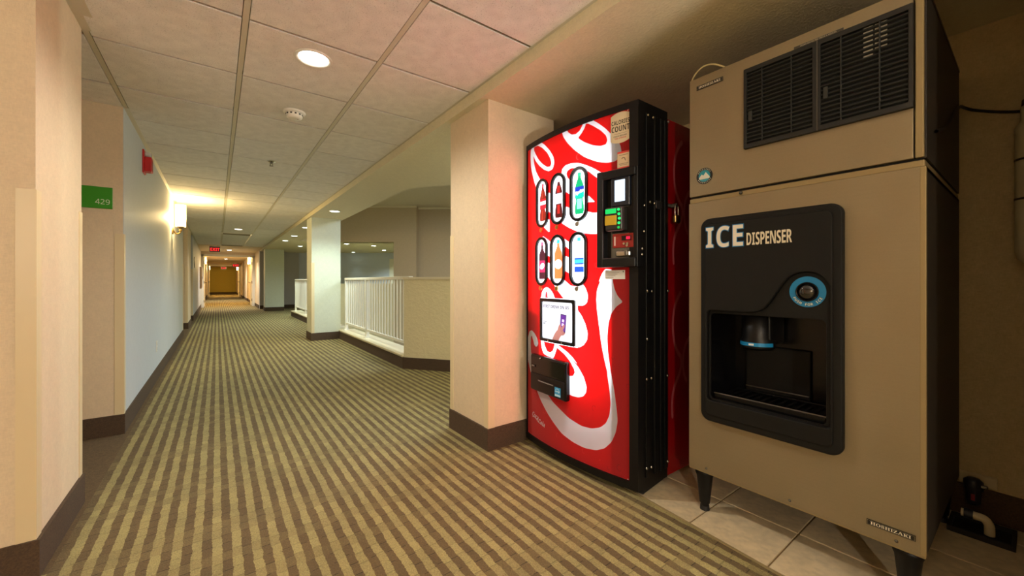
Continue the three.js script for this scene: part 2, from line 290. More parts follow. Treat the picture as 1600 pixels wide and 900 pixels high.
// ---------------------------------------------------------------- light fittings
function downlight(name, label, [x, y, z], colour, cd, r, group, angle = 1.25) {
  const t = thing(name, label, 'ceiling light', [x, y, z], 0, group);
  const cone = Math.round(cd * 100) / 100;
  mesh('trim_ring', lathe([[r, 0.001], [r * 1.22, 0.001], [r * 1.24, -0.003], [r * 1.16, -0.008], [r * 1.02, -0.006], [r, 0.001]]), M.whitePlastic, t);
  mesh('lamp_lens', lathe([[0, -0.012], [r * 0.5, -0.010], [r * 0.85, -0.006], [r, -0.001], [r * 0.6, 0], [0, 0]]), std({ color: 0xffffff, roughness: 0.4, emissive: colour, emissiveIntensity: Math.max(6, cd * 1.1) }), t);
  const s = new THREE.SpotLight(colour, cone, 0, angle, 0.6, 2); s.name = 'downlight'; s.position.set(0, -0.03, 0); s.target.position.set(0, -1, 0); s.shadow.radius = r / 0.02 * 0.7; s.castShadow = true; t.add(s, s.target); return t;
}
downlight('ceiling_light', 'large bright round downlight in the tile ceiling, nearest the smoke detector', [0.416, CEIL, -2.335], WARM, CEILING_CD, 0.075, 'round downlights of the tile ceiling', 1.4);
downlight('ceiling_light', 'round downlight in the tile ceiling behind the viewer', [0.416, CEIL, 1.7], WARM, CEILING_CD, 0.075, 'round downlights of the tile ceiling', 1.4);
downlight('ceiling_light', 'round downlight in the tile ceiling just before the first air vent', [0.39, CEIL, -11.04], WARM, CEILING_CD * 0.6, 0.075, 'round downlights of the tile ceiling');
downlight('ceiling_light', 'round downlight between the exit sign and the open fire doors', [0.374, CEIL - 0.002, -18.6], WARM, CEILING_CD * 2.4, 0.075, 'round downlights of the tile ceiling');
downlight('ceiling_light', 'small downlight in the ceiling beyond the open fire doors', [0.38, CEIL - 0.002, -26], WARM, CEILING_CD * 2.4, 0.075, 'round downlights of the tile ceiling');
[[1.52, -6.80, 'bright recessed downlight in the soffit above the pale pillar'], [1.50, -9.23, 'recessed soffit downlight half hidden by the pale pillar'], [1.54, -11.09, 'recessed soffit downlight, second beyond the pale pillar'], [1.52, -12.55, 'bright recessed soffit downlight nearest the far pillar'], [2.14, -14.2, 'recessed soffit downlight set right of the row, over the far railing end']]
  .forEach(([x, z, l], i) => downlight('soffit_light', l, [x, 2.18, z], COOL, SOFFIT_CD * (i === 0 ? 1.3 : 1), 0.07, 'downlights of the soffit'));
[[584, 384, 'upper left'], [600, 391, 'right'], [552, 394, 'lower left'], [541.5, 381, 'half hidden']].forEach(([u, v], i) => {
  const d = 1.13 * FOCAL / (439.4 - v), l = (u - 800) / FOCAL * d, c = Math.cos(0.6431), s = Math.sin(0.6431);
  downlight('far_downlight', ['downlight in the ceiling across the atrium, middle of the three', 'downlight in the ceiling across the atrium, rightmost and above the white door trim', 'downlight across the atrium, deepest, close to the blue-grey wall', 'downlight across the atrium cut off by the edge of the pale pillar'][i], [l * c + d * s, 2.18, l * s - d * c], COOL, i === 2 ? FAR_CD * 0.06 : FAR_CD, 0.07, 'downlights across the atrium', i === 2 ? 0.6 : 1.2);
});
function sconce(label, [x, y, z], side, power = 1, colour = SCONCE) {                    // side +1: on a wall that faces +x
  const t = thing('wall_sconce', label, 'wall light', [x, y, z], 0, 'corridor wall sconces'), q = side;
  mesh('lamp_shade', new THREE.CylinderGeometry(0.064, 0.060, 0.32, 28, 1, true).translate(q * 0.095, 0.16, 0), phys({ color: srgb(255, 240, 205), roughness: 0.9, transmission: 0.35, thickness: 0, emissive: colour.clone().lerp(new THREE.Color(1, 1, 1), 0.25), emissiveIntensity: 2.4, side: THREE.DoubleSide }), t);
  mesh('lamp_bulb', new THREE.SphereGeometry(0.028, 16, 12).translate(q * 0.095, 0.13, 0), std({ color: 0xffffff, emissive: colour, emissiveIntensity: 14 }), t);
  mesh('backplate', rod(0.05, 0.018, 'x', q * 0.009, -0.06, 0, 24), M.brass, t);
  mesh('arm', tube([[q * 0.015, -0.06, 0], [q * 0.05, -0.10, 0], [q * 0.09, -0.08, 0], [q * 0.095, -0.01, 0]], 0.009, 20), M.brass, t);
  mesh('shade_cup', lathe([[0, -0.03], [0.018, -0.026], [0.03, -0.01], [0.045, 0.004], [0.058, 0.012], [0.055, 0.016], [0, 0.006]], 24).translate(q * 0.095, 0, 0), M.brass, t);
  mesh('finial', new THREE.SphereGeometry(0.02, 14, 10).translate(q * 0.095, -0.05, 0), M.brass, t);
  const p = new THREE.PointLight(colour, SCONCE_CD * power, 0, 2); p.name = 'sconce_glow'; p.position.set(q * 0.095, 0.13, 0); p.castShadow = true; p.shadow.radius = 1.3; t.add(p); return t;
}
sconce('brass wall sconce with a glowing white shade on the grey left wall', [LX, 1.83, -7.4], 1);
sconce('wall sconce on the right wall beyond the first fire doors', [1.29, 1.83, -21.9], -1, 2.6);
sconce('wall sconce on the left wall beyond the first fire doors', [LX - 0.03, 1.83, -23.0], 1, 2.6);
sconce('small distant wall sconce at the left of the end wall', [LX - 0.03, 1.83, -34.6], 1, 2.6);
sconce('small distant wall sconce at the right of the end wall', [1.29, 1.83, -34.6], -1, 2.6);
sconce('added unseen wall sconce on the right wall behind the viewer', [RX, 1.40, 0.78], -1, 0.45 * BEHIND_CD / SCONCE_CD, SOFTWHITE);  // out-of-view lamp added to brighten the near ceiling and walls
sconce('added unseen wall sconce on the left wall behind the viewer', [-1.75, 1.45, 2.2], 1, 0.9 * BEHIND_CD / SCONCE_CD, SOFTWHITE);  // second added lamp, fill from behind the camera
{ const s = sconce('wall sconce on the lobby side of the wall behind the beige pillar', [2.75, 1.92, -2.53], 1, 0.9, COOL); s.rotation.y = Math.PI / 2; }
{
  const t = thing('skylight', 'flat skylight panel in the ceiling of the atrium', 'skylight', [4.9, 3.215, -5.2]);
  mesh('frame', join([box(2.5, 0.05, 0.06, 0, -0.02, 1.22), box(2.5, 0.05, 0.06, 0, -0.02, -1.22), box(0.06, 0.05, 2.5, 1.22, -0.02, 0), box(0.06, 0.05, 2.5, -1.22, -0.02, 0)]), M.white, t);
  mesh('glazing', box(2.4, 0.006, 2.4, 0, -0.006, 0), std({ color: 0xffffff, emissive: DAYLIGHT, emissiveIntensity: 1 }), t);
  const a = new THREE.RectAreaLight(DAYLIGHT, SKYLIGHT, 2.4, 2.4); a.name = 'skylight_daylight'; a.position.y = -0.02; a.rotation.x = -Math.PI / 2; t.add(a);
}

// ---------------------------------------------------------------- small ceiling and wall fixtures
{
  const t = thing('smoke_detector', 'white round smoke detector on the ceiling tile beyond the bright downlight', 'smoke detector', [0.439, CEIL, -3.159]);
  mesh('base', lathe([[0, 0.002], [0.07, 0.002], [0.072, -0.004], [0.066, -0.014], [0.05, -0.016], [0, -0.016]]), M.whitePlastic, t);
  mesh('sensor_dome', lathe([[0.052, -0.014], [0.053, -0.03], [0.046, -0.044], [0.03, -0.05], [0, -0.051]]), M.whitePlastic, t);
  for (let i = 0; i < 12; i++) { const a = i / 12 * Math.PI * 2; mesh('sensor_slot', rbox(0.012, 0.009, 0.003, 0.001).rotateY(-a + Math.PI / 2).translate(Math.cos(a) * 0.0535, -0.024, Math.sin(a) * 0.0535), M.black, t); }
  mesh('indicator_lamp', new THREE.SphereGeometry(0.003, 8, 6).translate(0.02, -0.05, 0.01), std({ color: srgb(160, 20, 20) }), t);
}
{
  const t = thing('fire_sprinkler', 'chrome fire sprinkler head in the ceiling past the smoke detector', 'sprinkler', [0.435, CEIL, -4.595]);
  mesh('escutcheon', lathe([[0.012, 0.001], [0.04, 0.001], [0.038, -0.005], [0.018, -0.012], [0.012, -0.012]]), M.chrome, t);
  mesh('frame_arm', join([rod(0.003, 0.035, 'y', 0.010, -0.028, 0), rod(0.003, 0.035, 'y', -0.010, -0.028, 0), rod(0.006, 0.03, 'y', 0, -0.01, 0)]), M.steelDark, t);
  mesh('deflector', lathe([[0, -0.045], [0.018, -0.046], [0.018, -0.048], [0, -0.049]]), M.steelDark, t);
}
function vent(label, z, w) {
  const t = thing('air_vent', label, 'air vent', [0.40, CEIL, z]);
  mesh('frame', join([box(w, 0.012, 0.03, 0, -0.004, 0.16), box(w, 0.012, 0.03, 0, -0.004, -0.16), box(0.03, 0.012, 0.3, w / 2, -0.004, 0), box(0.03, 0.012, 0.3, -w / 2, -0.004, 0)]), M.whitePlastic, t);
  mesh('backing', box(w, 0.004, 0.3, 0, 0.001, 0), plain(50, 46, 38, 0.9), t);
  for (let i = 0; i < 9; i++) mesh('vane', box(w - 0.03, 0.003, 0.026).rotateX(0.7).translate(0, -0.008, -0.13 + i * 0.0325), plain(150, 140, 118, 0.5), t);
}
vent('square ceiling air vent just past the second ceiling downlight', -12.2, 0.6);
vent('square ceiling air vent at the end of the tile ceiling, beside the exit sign', -16.1, 0.6);
const exitTex = canvasTex(256, 150, (g, w, h) => { g.fillStyle = '#16090a'; g.fillRect(0, 0, w, h); g.fillStyle = '#ff2a2a'; g.font = 'bold 118px sans-serif'; g.textAlign = 'center'; g.textBaseline = 'middle'; g.fillText('EXIT', w / 2, h / 2 + 4, w * 0.92); });
function exitSign(label, [x, y, z], s = 1) {
  const t = thing('exit_sign', label, 'exit sign', [x, y, z], 0);
  mesh('housing', rbox(0.30 * s, 0.19 * s, 0.045, 0.008, 0, -0.13 * s, 0), M.whitePlastic, t);
  mesh('sign_face', new THREE.PlaneGeometry(0.28 * s, 0.17 * s).translate(0, -0.13 * s, 0.0235), std({ color: srgb(40, 12, 12), roughness: 0.5, emissive: 0xffffff, emissiveMap: exitTex, emissiveIntensity: 2.2 }), t);
  mesh('ceiling_bracket', join([rbox(0.12, 0.02, 0.05, 0.004, 0, -0.01, 0), rod(0.012, 0.04 * s, 'y', 0, -0.03, 0)]), M.whitePlastic, t);
}
exitSign('red lit exit sign hanging from the tile ceiling before the first fire doors', [-0.06, CEIL, -16.55], 1.0);
exitSign('red lit exit sign at the right, over the second fire doors', [0.98, CEIL - 0.002, -31.3], 1.25);
exitSign('small red exit sign before the gold end wall', [0.42, CEIL - 0.002, -38.5], 1.2);
{
  const t = thing('fire_alarm', 'red fire alarm strobe high on the grey left wall', 'fire alarm', [LX, 2.09, -4.68]);
  const red = plain(196, 28, 30, 0.4);
  mesh('backplate', rbox(0.012, 0.20, 0.13, 0.004, 0.006, 0, 0), red, t);
  mesh('horn_body', rbox(0.05, 0.125, 0.105, 0.008, 0.034, -0.022, 0), red, t);
  mesh('strobe_lens', rbox(0.045, 0.04, 0.06, 0.012, 0.032, 0.066, 0), phys({ color: srgb(235, 235, 235), roughness: 0.15, transmission: 0.5, thickness: 0.02 }), t);
  for (let i = 0; i < 5; i++) mesh('horn_slot', rbox(0.002, 0.004, 0.07, 0.001, 0.0598, -0.06 + i * 0.016, 0), plain(90, 10, 12, 0.6), t);
}
const roomTex = canvasTex(512, 360, (g, w, h) => { g.fillStyle = '#3f9a2c'; g.fillRect(0, 0, w, h); g.fillStyle = '#e6e6d8'; g.font = '120px sans-serif'; g.textAlign = 'right'; g.textBaseline = 'middle'; g.fillText('429', w - 24, h * 0.70); });
{
  const t = thing('room_sign', 'green room number sign reading 429 beside the door recess', 'sign', [-0.664, 1.612, -3.78]);
  mesh('plate', rbox(0.19, 0.145, 0.008, 0.002, 0, 0, 0.0045), plain(70, 150, 50, 0.3), t);
  mesh('sign_face', new THREE.PlaneGeometry(0.186, 0.141).translate(0, 0, 0.0092), std({ map: roomTex, roughness: 0.28 }), t);
}
{
  const t = thing('extinguisher_cabinet', 'tan fire extinguisher cabinet on the left wall near the fire doors', 'cabinet', [LX, 0.78, -18.6]);
  mesh('cabinet_box', rbox(0.06, 0.80, 0.34, 0.006, 0.03, 0.40, 0), plain(150, 120, 84, 0.5), t);
  mesh('door', rbox(0.012, 0.74, 0.30, 0.004, 0.066, 0.40, 0), plain(160, 130, 92, 0.4), t);
  mesh('handle', rbox(0.015, 0.08, 0.02, 0.004, 0.079, 0.40, 0.11), M.steelDark, t);
}
{
  const t = thing('wall_plaque', 'dark narrow plaque on the left wall before the extinguisher cabinet', 'plaque', [LX, 1.58, -14.3]);
  mesh('plate', rbox(0.012, 0.30, 0.22, 0.003, 0.006, 0, 0), plain(90, 92, 84, 0.5), t);
  mesh('border', join([box(0.004, 0.012, 0.22, 0.012, 0.144, 0), box(0.004, 0.012, 0.22, 0.012, -0.144, 0), box(0.004, 0.3, 0.012, 0.012, 0, 0.104), box(0.004, 0.3, 0.012, 0.012, 0, -0.104)]), plain(150, 146, 130, 0.4), t);
}
{
  const t = thing('wall_outlet', 'pale outlet plate low on the grey left wall', 'outlet', [LX, 0.36, -5.6]);
  mesh('cover_plate', rbox(0.006, 0.115, 0.07, 0.002, 0.003, 0, 0), M.whitePlastic, t);
  for (const y of [0.025, -0.025]) mesh('socket', rbox(0.003, 0.032, 0.03, 0.001, 0.0065, y, 0), plain(214, 210, 200, 0.4), t);
}

// ---------------------------------------------------------------- drinks vending machine
{
  // print of the backlit front: flowing white script strokes on red, in millimetres of the panel (u from its far edge, y from the floor)
  const SCRIPT = [
    [1, [[369,1912],[380,1878],[416,1831],[469,1778],[539,1722],[617,1680],[676,1661],[721,1658],[748,1670],[759,1702],[754,1733],[740,1759],[710,1795],[670,1841],[629,1879],[598,1903],[576,1914],[539,1913],[406,1913]]],
    [0, [[406,1917],[420,1892],[447,1871],[478,1865],[505,1875],[524,1896],[534,1918]]],
    [0, [[549,1901],[539,1879],[519,1857],[494,1838],[539,1803],[592,1773],[641,1757],[673,1758],[681,1777],[673,1804],[641,1839],[604,1868],[566,1895]]],
    [1, [[367,1678],[372,1695],[400,1711],[447,1711],[498,1700],[539,1682],[592,1654],[653,1612],[653,1565],[604,1607],[566,1640],[512,1669],[484,1677],[439,1683],[414,1675],[406,1660],[416,1637],[435,1616],[444,1617],[479,1579],[528,1540],[568,1508],[609,1469],[565,1474],[510,1492],[438,1534],[408,1556],[384,1575],[373,1622]]],
    [1, [[48,1900],[80,1906],[122,1915],[168,1910],[210,1882],[260,1834],[293,1790],[305,1751],[288,1714],[250,1710],[205,1731],[157,1765],[110,1808],[80,1852],[92,1794],[116,1738],[157,1685],[168,1667],[246,1587],[283,1562],[344,1518],[401,1475],[438,1460],[510,1438],[568,1423],[595,1413],[622,1412],[650,1418],[650,1301],[616,1299],[573,1304],[533,1312],[492,1323],[428,1351],[366,1385],[279,1451],[246,1474],[180,1542],[119,1629],[86,1695],[59,1756],[50,1793],[44,1846]]],
    [0, [[92,1902],[134,1899],[184,1871],[236,1826],[265,1785],[277,1752],[265,1735],[236,1739],[189,1769],[145,1808],[110,1852],[89,1884]]],
    [1, [[161,1423],[216,1437],[255,1422],[260,1410],[259,1340],[194,1385]]],
    [1, [[187,1328],[225,1310],[277,1279],[344,1234],[398,1194],[433,1182],[479,1171],[504,1118],[435,1091],[398,1109],[344,1142],[271,1193],[238,1207],[194,1267]]],
    [1, [[344,1320],[398,1288],[431,1269],[492,1236],[479,1213],[431,1228],[398,1250],[352,1280]]],
    [1, [[171,1211],[238,1166],[271,1149],[344,1097],[398,1052],[441,1025],[479,1020],[516,1029],[533,1029],[548,1011],[561,979],[559,989],[562,962],[556,935],[539,921],[519,916],[487,917],[431,930],[380,954],[333,996],[279,1048],[314,1020],[275,1050],[238,1079],[194,1126]]],
    [1, [[173,949],[179,980],[200,1005],[231,1015],[265,1003],[293,977],[307,951],[346,817],[346,690],[329,664],[298,595],[241,598],[195,608],[173,654],[157,800]]],
    [0, [[215,945],[217,981],[231,992],[244,949],[298,813],[309,685],[293,641],[265,624],[236,627],[210,659],[198,691],[200,804]]],
    [1, [[333,682],[416,648],[454,625],[491,592],[442,617],[495,578],[534,531],[554,481],[551,449],[530,423],[495,410],[442,408],[357,439],[357,505],[442,518],[458,523],[471,543],[464,565],[442,585],[462,565],[435,600],[392,633],[325,663]]],
    [1, [[469,904],[487,894],[519,863],[546,817],[561,770],[556,732],[532,702],[501,686],[469,686],[484,798],[496,812],[491,834],[482,839]]],
    [1, [[7,675],[28,724],[61,736],[98,719],[128,691],[141,662],[129,642],[110,636],[92,646],[80,672],[61,702],[50,688],[48,636],[54,585],[80,526],[89,477],[81,503],[225,375],[232,373],[294,333],[357,308],[426,278],[520,260],[586,265],[639,285],[673,316],[693,362],[700,422],[693,493],[681,564],[679,586],[664,640],[647,716],[632,813],[620,891],[615,953],[620,1006],[638,1048],[630,1048],[648,1088],[668,1114],[710,1110],[713,1048],[714,1043],[721,1013],[737,978],[767,946],[732,922],[704,885],[688,833],[681,761],[685,689],[693,639],[700,589],[705,568],[721,491],[733,407],[739,344],[729,284],[705,227],[664,182],[613,157],[539,146],[458,152],[369,172],[294,215],[225,263],[165,316],[107,382],[44,468],[5,544]]]
  ];
  
  const CURVE = q => -0.062 + 0.05 * q * q + 0.006 * q;
  const onPanel = (g, off = 0) => {                              // bends a shape drawn in panel metres (u, y, thickness) on to the bowed front
    const p = g.attributes.position;
    for (let i = 0; i < p.count; i++) { const u = p.getX(i), t = p.getZ(i); p.setXYZ(i, CURVE((u - 0.425) / 0.425) - off - t, p.getY(i), u - 0.425); }
    g.computeVertexNormals(); return g;
  };
  const sheet = (u0, u1, y0, y1, off, n = 10) => onPanel(new THREE.PlaneGeometry(u1 - u0, y1 - y0, n, 1).translate((u0 + u1) / 2, (y0 + y1) / 2, 0), off);
  const U0 = 0.006, U1 = 0.808, Y0 = 0.062, Y1 = 1.905, BUTTONS = [[0.190, 1.528], [0.342, 1.528], [0.503, 1.528], [0.183, 1.172], [0.338, 1.172], [0.500, 1.172]];
  const smooth = (g, pts) => { const mid = (a, b) => [(a[0] + b[0]) / 2, (a[1] + b[1]) / 2]; g.beginPath(); g.moveTo(...mid(pts[pts.length - 1], pts[0])); pts.forEach((p, i) => { const m = mid(p, pts[(i + 1) % pts.length]); g.quadraticCurveTo(p[0], p[1], m[0], m[1]); }); g.closePath(); g.fill(); };
  const flow = (g, pts) => {                                      // denser points so that corners stay crisp
    const q = []; pts.forEach((p, i) => { const n = pts[(i + 1) % pts.length]; q.push(p, [(p[0] * 0.5 + n[0] * 0.5), (p[1] * 0.5 + n[1] * 0.5)]); }); smooth(g, q); };
  function bottle(g, x, y, k) {                                   // a bottle picture, 0.21 m tall, centred on x, y (canvas millimetres)
    const W = 27, H = 105, body = (top, shape) => { g.beginPath(); g.moveTo(x - 8, y - top); shape.forEach(([a, b]) => g.lineTo(x - a, y + b)); shape.slice().reverse().forEach(([a, b]) => g.lineTo(x + a, y + b)); g.lineTo(x + 8, y - top); g.closePath(); g.fill(); };
    const contour = [[9, -78], [22, -48], [27, -25], [22, 5], [20, 30], [26, 55], [27, 78], [22, 92]], straight = [[9, -70], [26, -40], [28, -10], [28, 85], [24, 92]];
    const cap = ['#d8353b', '#c8ccd0', '#1fa35a', '#c23a55', '#19b59a', '#19b59a'][k], liquid = ['#5a1208', '#360a08', '#046a3c', '#2e0e14', '#d8582a', '#d4e6f0'][k];
    g.fillStyle = liquid; body(88, k > 2 ? straight : contour); g.fillStyle = cap; g.fillRect(x - 10, y - 104, 20, 17);
    if (k === 0) { g.fillStyle = '#c01018'; g.fillRect(x - 25, y - 22, 50, 52); g.fillStyle = '#ffe9e6'; g.fillRect(x - 25, y - 12, 50, 18); g.fillStyle = '#8a2c18'; g.fillRect(x - 8, y - 70, 5, 40); g.fillRect(x - 8, y + 36, 6, 50); }
    if (k === 1) { g.fillStyle = '#b8b0c4'; g.fillRect(x - 26, y - 30, 52, 52); g.fillStyle = '#861814'; g.fillRect(x - 12, y - 68, 20, 34); g.fillRect(x - 10, y + 28, 18, 44); g.fillStyle = '#b9a8bc'; g.font = 'italic bold 17px serif'; g.textAlign = 'center'; g.fillText('Coke', x, y + 2, 44); }
    if (k === 2) { g.fillStyle = '#0a2070'; g.fillRect(x - 27, y - 38, 54, 30); g.fillStyle = '#048a66'; g.fillRect(x - 27, y - 8, 54, 24); g.fillStyle = '#ffffff'; g.font = 'italic bold 21px sans-serif'; g.textAlign = 'center'; g.save(); g.translate(x, y - 10); g.rotate(-0.25); g.fillText('Sprite', 0, 4, 50); g.restore(); g.fillStyle = '#5cc8a4'; g.fillRect(x - 14, y + 20, 28, 48); }
    if (k === 3) { g.fillStyle = '#a01838'; g.fillRect(x - 27, y - 6, 54, 62); g.fillStyle = '#f0dce8'; g.beginPath(); g.ellipse(x, y + 24, 21, 15, -0.5, 0, 7); g.fill(); g.fillStyle = '#b03050'; g.font = 'italic bold 14px sans-serif'; g.textAlign = 'center'; g.fillText('Pibb', x, y + 29, 34); }
    if (k === 4) { g.fillStyle = '#f8e0c8'; g.beginPath(); g.ellipse(x, y + 18, 27, 24, 0, 0, 7); g.fill(); g.fillStyle = '#1a2a80'; g.font = 'italic bold 20px sans-serif'; g.textAlign = 'center'; g.save(); g.translate(x, y + 22); g.rotate(-0.2); g.fillText('Fanta', 0, 2, 46); g.restore(); }
    if (k === 5) { g.fillStyle = '#b8d0e0'; for (const a of [-27, 24]) g.fillRect(x + a, y - 40, 3, 126); g.fillStyle = '#12309a'; g.fillRect(x - 28, y - 8, 56, 68); g.fillStyle = '#2a78c8'; g.fillRect(x - 28, y, 56, 18); g.fillStyle = '#ffffff'; g.font = 'bold 15px sans-serif'; g.textAlign = 'center'; g.fillText('DASANI', x, y + 34, 54); }
  }
  const print = canvasTex(1024, 2048, (g, w, h) => {
    g.scale(w / ((U1 - U0) * 1000), h / ((Y1 - Y0) * 1000)); g.translate(-U0 * 1000, 0); const Y = y => Y1 * 1000 - y;
    g.fillStyle = '#da0608'; g.fillRect(0, 0, 900, 2000);
    for (let i = 0; i < 90; i++) { const x = rnd() * 800, y = rnd() * 1850, r = 3 + rnd() * 12; g.strokeStyle = i % 3 ? 'rgba(150,0,8,0.55)' : 'rgba(255,90,80,0.6)'; g.lineWidth = 2; g.beginPath(); g.ellipse(x, y, r, r * 1.25, 0, rnd() * 3, 3 + rnd() * 3); g.stroke(); }
    for (const [white, pts] of SCRIPT) { g.fillStyle = white ? '#f4f6f8' : '#da0608'; flow(g, pts.map(([u, y]) => [u, Y(y)])); }
    g.fillStyle = '#f4f6f8'; g.fillRect(168, Y(950), 324, 268);                    // white field behind the poster frame
    BUTTONS.forEach(([u, y], k) => { g.fillStyle = '#f6f8fa'; const q = roundRectPath(g, u * 1000 - 52, Y(y * 1000) - 138, 104, 276, 50); g.fill(q); g.save(); g.translate(u * 1000, Y(y * 1000) + 2); g.scale(1.2, 1.16); bottle(g, 0, 0, k); g.restore(); });
    g.save(); g.translate(137, Y(188)); g.rotate(0.16); g.fillStyle = '#f4f6f8'; g.font = 'italic bold 40px serif'; g.textAlign = 'center'; g.textBaseline = 'middle'; g.fillText('Coca', -34, -6, 76); g.fillText('Cola', 40, 6, 70); g.strokeStyle = '#f4f6f8'; g.lineWidth = 4; g.beginPath(); g.moveTo(-64, 14); g.bezierCurveTo(-20, -8, -10, 26, 20, 12); g.stroke(); g.restore();
  });
  function roundRectPath(g, x, y, w, h, r) { g.beginPath(); g.moveTo(x + r, y); g.lineTo(x + w - r, y); g.arc(x + w - r, y + r, r, -Math.PI / 2, 0); g.lineTo(x + w, y + h - r); g.arc(x + w - r, y + h - r, r, 0, Math.PI / 2); g.lineTo(x + r, y + h); g.arc(x + r, y + h - r, r, Math.PI / 2, Math.PI); g.lineTo(x, y + r); g.arc(x + r, y + r, r, Math.PI, Math.PI * 1.5); g.closePath(); }
  const t = thing('vending_machine', 'tall red and white backlit drinks vending machine with a black door beside the pillar', 'vending machine', [1.65, 0, -1.585]);
  const frontLine = (off, a = 0, b = 0.85, n = 24) => Array.from({ length: n + 1 }, (_, i) => { const u = a + (b - a) * i / n; return [CURVE((u - 0.425) / 0.425) - off, u - 0.425]; });
  const DB = 0.235;
  // door: black shell, open at the front for the lit panel
  mesh('door_frame', join([slab([...frontLine(0.008), [DB, 0.425], [DB, -0.425]], 1.903, 1.934), slab([...frontLine(0.010), [DB, 0.425], [DB, -0.425]], 0.028, 0.064), slab([...frontLine(0.007, 0, 0.010, 2), [DB, -0.415], [DB, -0.425]], 0.064, 1.903), slab([...frontLine(0.010, 0.806, 0.85, 6), [DB, 0.425], [DB, 0.419], [0.02, 0.385]], 0.064, 1.903), span(DB - 0.012, DB, 0.064, 1.903, -0.42, 0.42)]), M.black, t);
  mesh('kick_plate', slab([...frontLine(-0.03), [DB, 0.40], [DB, -0.40]], 0.004, 0.028), plain(16, 16, 16, 0.7), t);
  mesh('door_top', rbox(0.14, 0.012, 0.78, 0.004, 0.14, 1.940, 0), M.black, t);
  for (const [x, w] of [[0.05, 0.02], [0.125, 0.03], [0.17, 0.012], [0.215, 0.03]]) mesh('side_rib', rbox(w, 1.80, 0.010, 0.003, x, 0.98, 0.428), M.black, t);
  for (const [x, y] of [[0.052, 1.869], [0.095, 1.867], [0.022, 1.42], [0.069, 1.442], [0.106, 1.44], [0.019, 1.293], [0.004, 1.208], [0.004, 1.18], [0.046, 1.002], [0.084, 1.0], [0.044, 0.765], [0.041, 0.568], [0.079, 0.568], [0.04, 0.13], [0.079, 0.126], [0.226, 1.0], [0.222, 0.56], [0.222, 0.115], [0.23, 1.88]]) mesh('bolt', new THREE.SphereGeometry(0.0075, 12, 8).scale(1, 1, 0.7).translate(x, y, 0.434), M.chrome, t);
  mesh('side_bracket', rbox(0.05, 0.04, 0.008, 0.003, 0.145, 1.437, 0.432), plain(40, 40, 42, 0.4), t);
  // light box behind the panel: white liner, divider of the payment bay, tubes
  const liner = plain(236, 236, 232, 0.7);
  mesh('light_box', join([span(0.13, 0.134, 0.066, 1.9, -0.412, 0.37), span(-0.02, 0.13, 1.896, 1.9, -0.40, 0.37), span(-0.02, 0.13, 0.066, 0.07, -0.40, 0.37)]), liner, t);
  mesh('bay_divider', span(-0.025, 0.13, 0.07, 1.896, 0.262, 0.268), liner, t);
  mesh('chute_housing', join([span(-0.03, 0.12, 0.36, 0.60, -0.34, 0.008), span(-0.02, 0.12, 0.60, 0.86, -0.41, -0.26)]), plain(60, 58, 56, 0.8), t);
  for (const z of [-0.20, 0.08]) {
    mesh('lamp_tube', rod(0.013, 1.26, 'y', 0.10, 1.12, z, 16), std({ color: 0xffffff, emissive: srgb(236, 244, 255), emissiveIntensity: 3 }), t);
    const a = new THREE.RectAreaLight(srgb(236, 244, 255), BACKLIGHT, 0.03, 1.24); a.name = 'backlight_tube'; a.position.set(0.084, 1.12, z); a.rotation.y = Math.PI / 2; t.add(a);
  }
  mesh('front_panel', sheet(U0, U1, Y0, Y1, 0, 40), phys({ map: print, transmission: 0.72, roughness: 1, thickness: 0, emissive: 0xffffff, emissiveMap: print, emissiveIntensity: PANEL_GLOW, specularIntensity: 0.5, side: THREE.DoubleSide }), t).userData.label = 'backlit red panel with large white script lettering';
  for (const u of [0.14, 0.41, 0.67]) {
    const q = (u - 0.425) / 0.425, f = new THREE.RectAreaLight(srgb(255, u < 0.3 ? 130 : 172, u < 0.3 ? 120 : 162), FRONT_GLOW, 0.26, 1.72); f.name = 'panel_glow';
    f.position.set(CURVE(q) - 0.035, 0.98, u - 0.425); f.rotation.y = Math.PI / 2 + Math.atan((0.1 * q + 0.006) / 0.425); t.add(f);
  }
  // selection buttons with their little locks
  const ring = (() => { const s = roundRect(0.126, 0.300, 0.063); s.holes.push(roundRect(0.092, 0.264, 0.046, new THREE.Path())); return extrude(s, 0.010, 0.004, 14); })();
  BUTTONS.forEach(([u, y], k) => {
    const b = mesh('selection_button', onPanel(ring.clone().translate(u, y, 0), 0.001), M.blackGloss, t); b.userData.label = ['red label cola', 'pale label cola', 'green bottle', 'dark bottle with pink label', 'orange bottle', 'clear water bottle'][k] + ' selection button';
    mesh('button_lock', onPanel(join([rod(0.0135, 0.010, 'z', u - 0.006, y - 0.165, 0.008, 16), box(0.006, 0.02, 0.008, u, y - 0.150, 0.006)]), 0), k % 3 === 2 ? M.chrome : M.brass, b);
  });
  // framed poster
  const frame = (() => { const s = roundRect(0.308, 0.26, 0.012); s.holes.push(roundRect(0.272, 0.222, 0.010, new THREE.Path())); return extrude(s, 0.008, 0.003, 8); })();
  const poster = mesh('poster_frame', onPanel(frame.translate(0.329, 0.817, 0), 0.006), M.blackGloss, t);
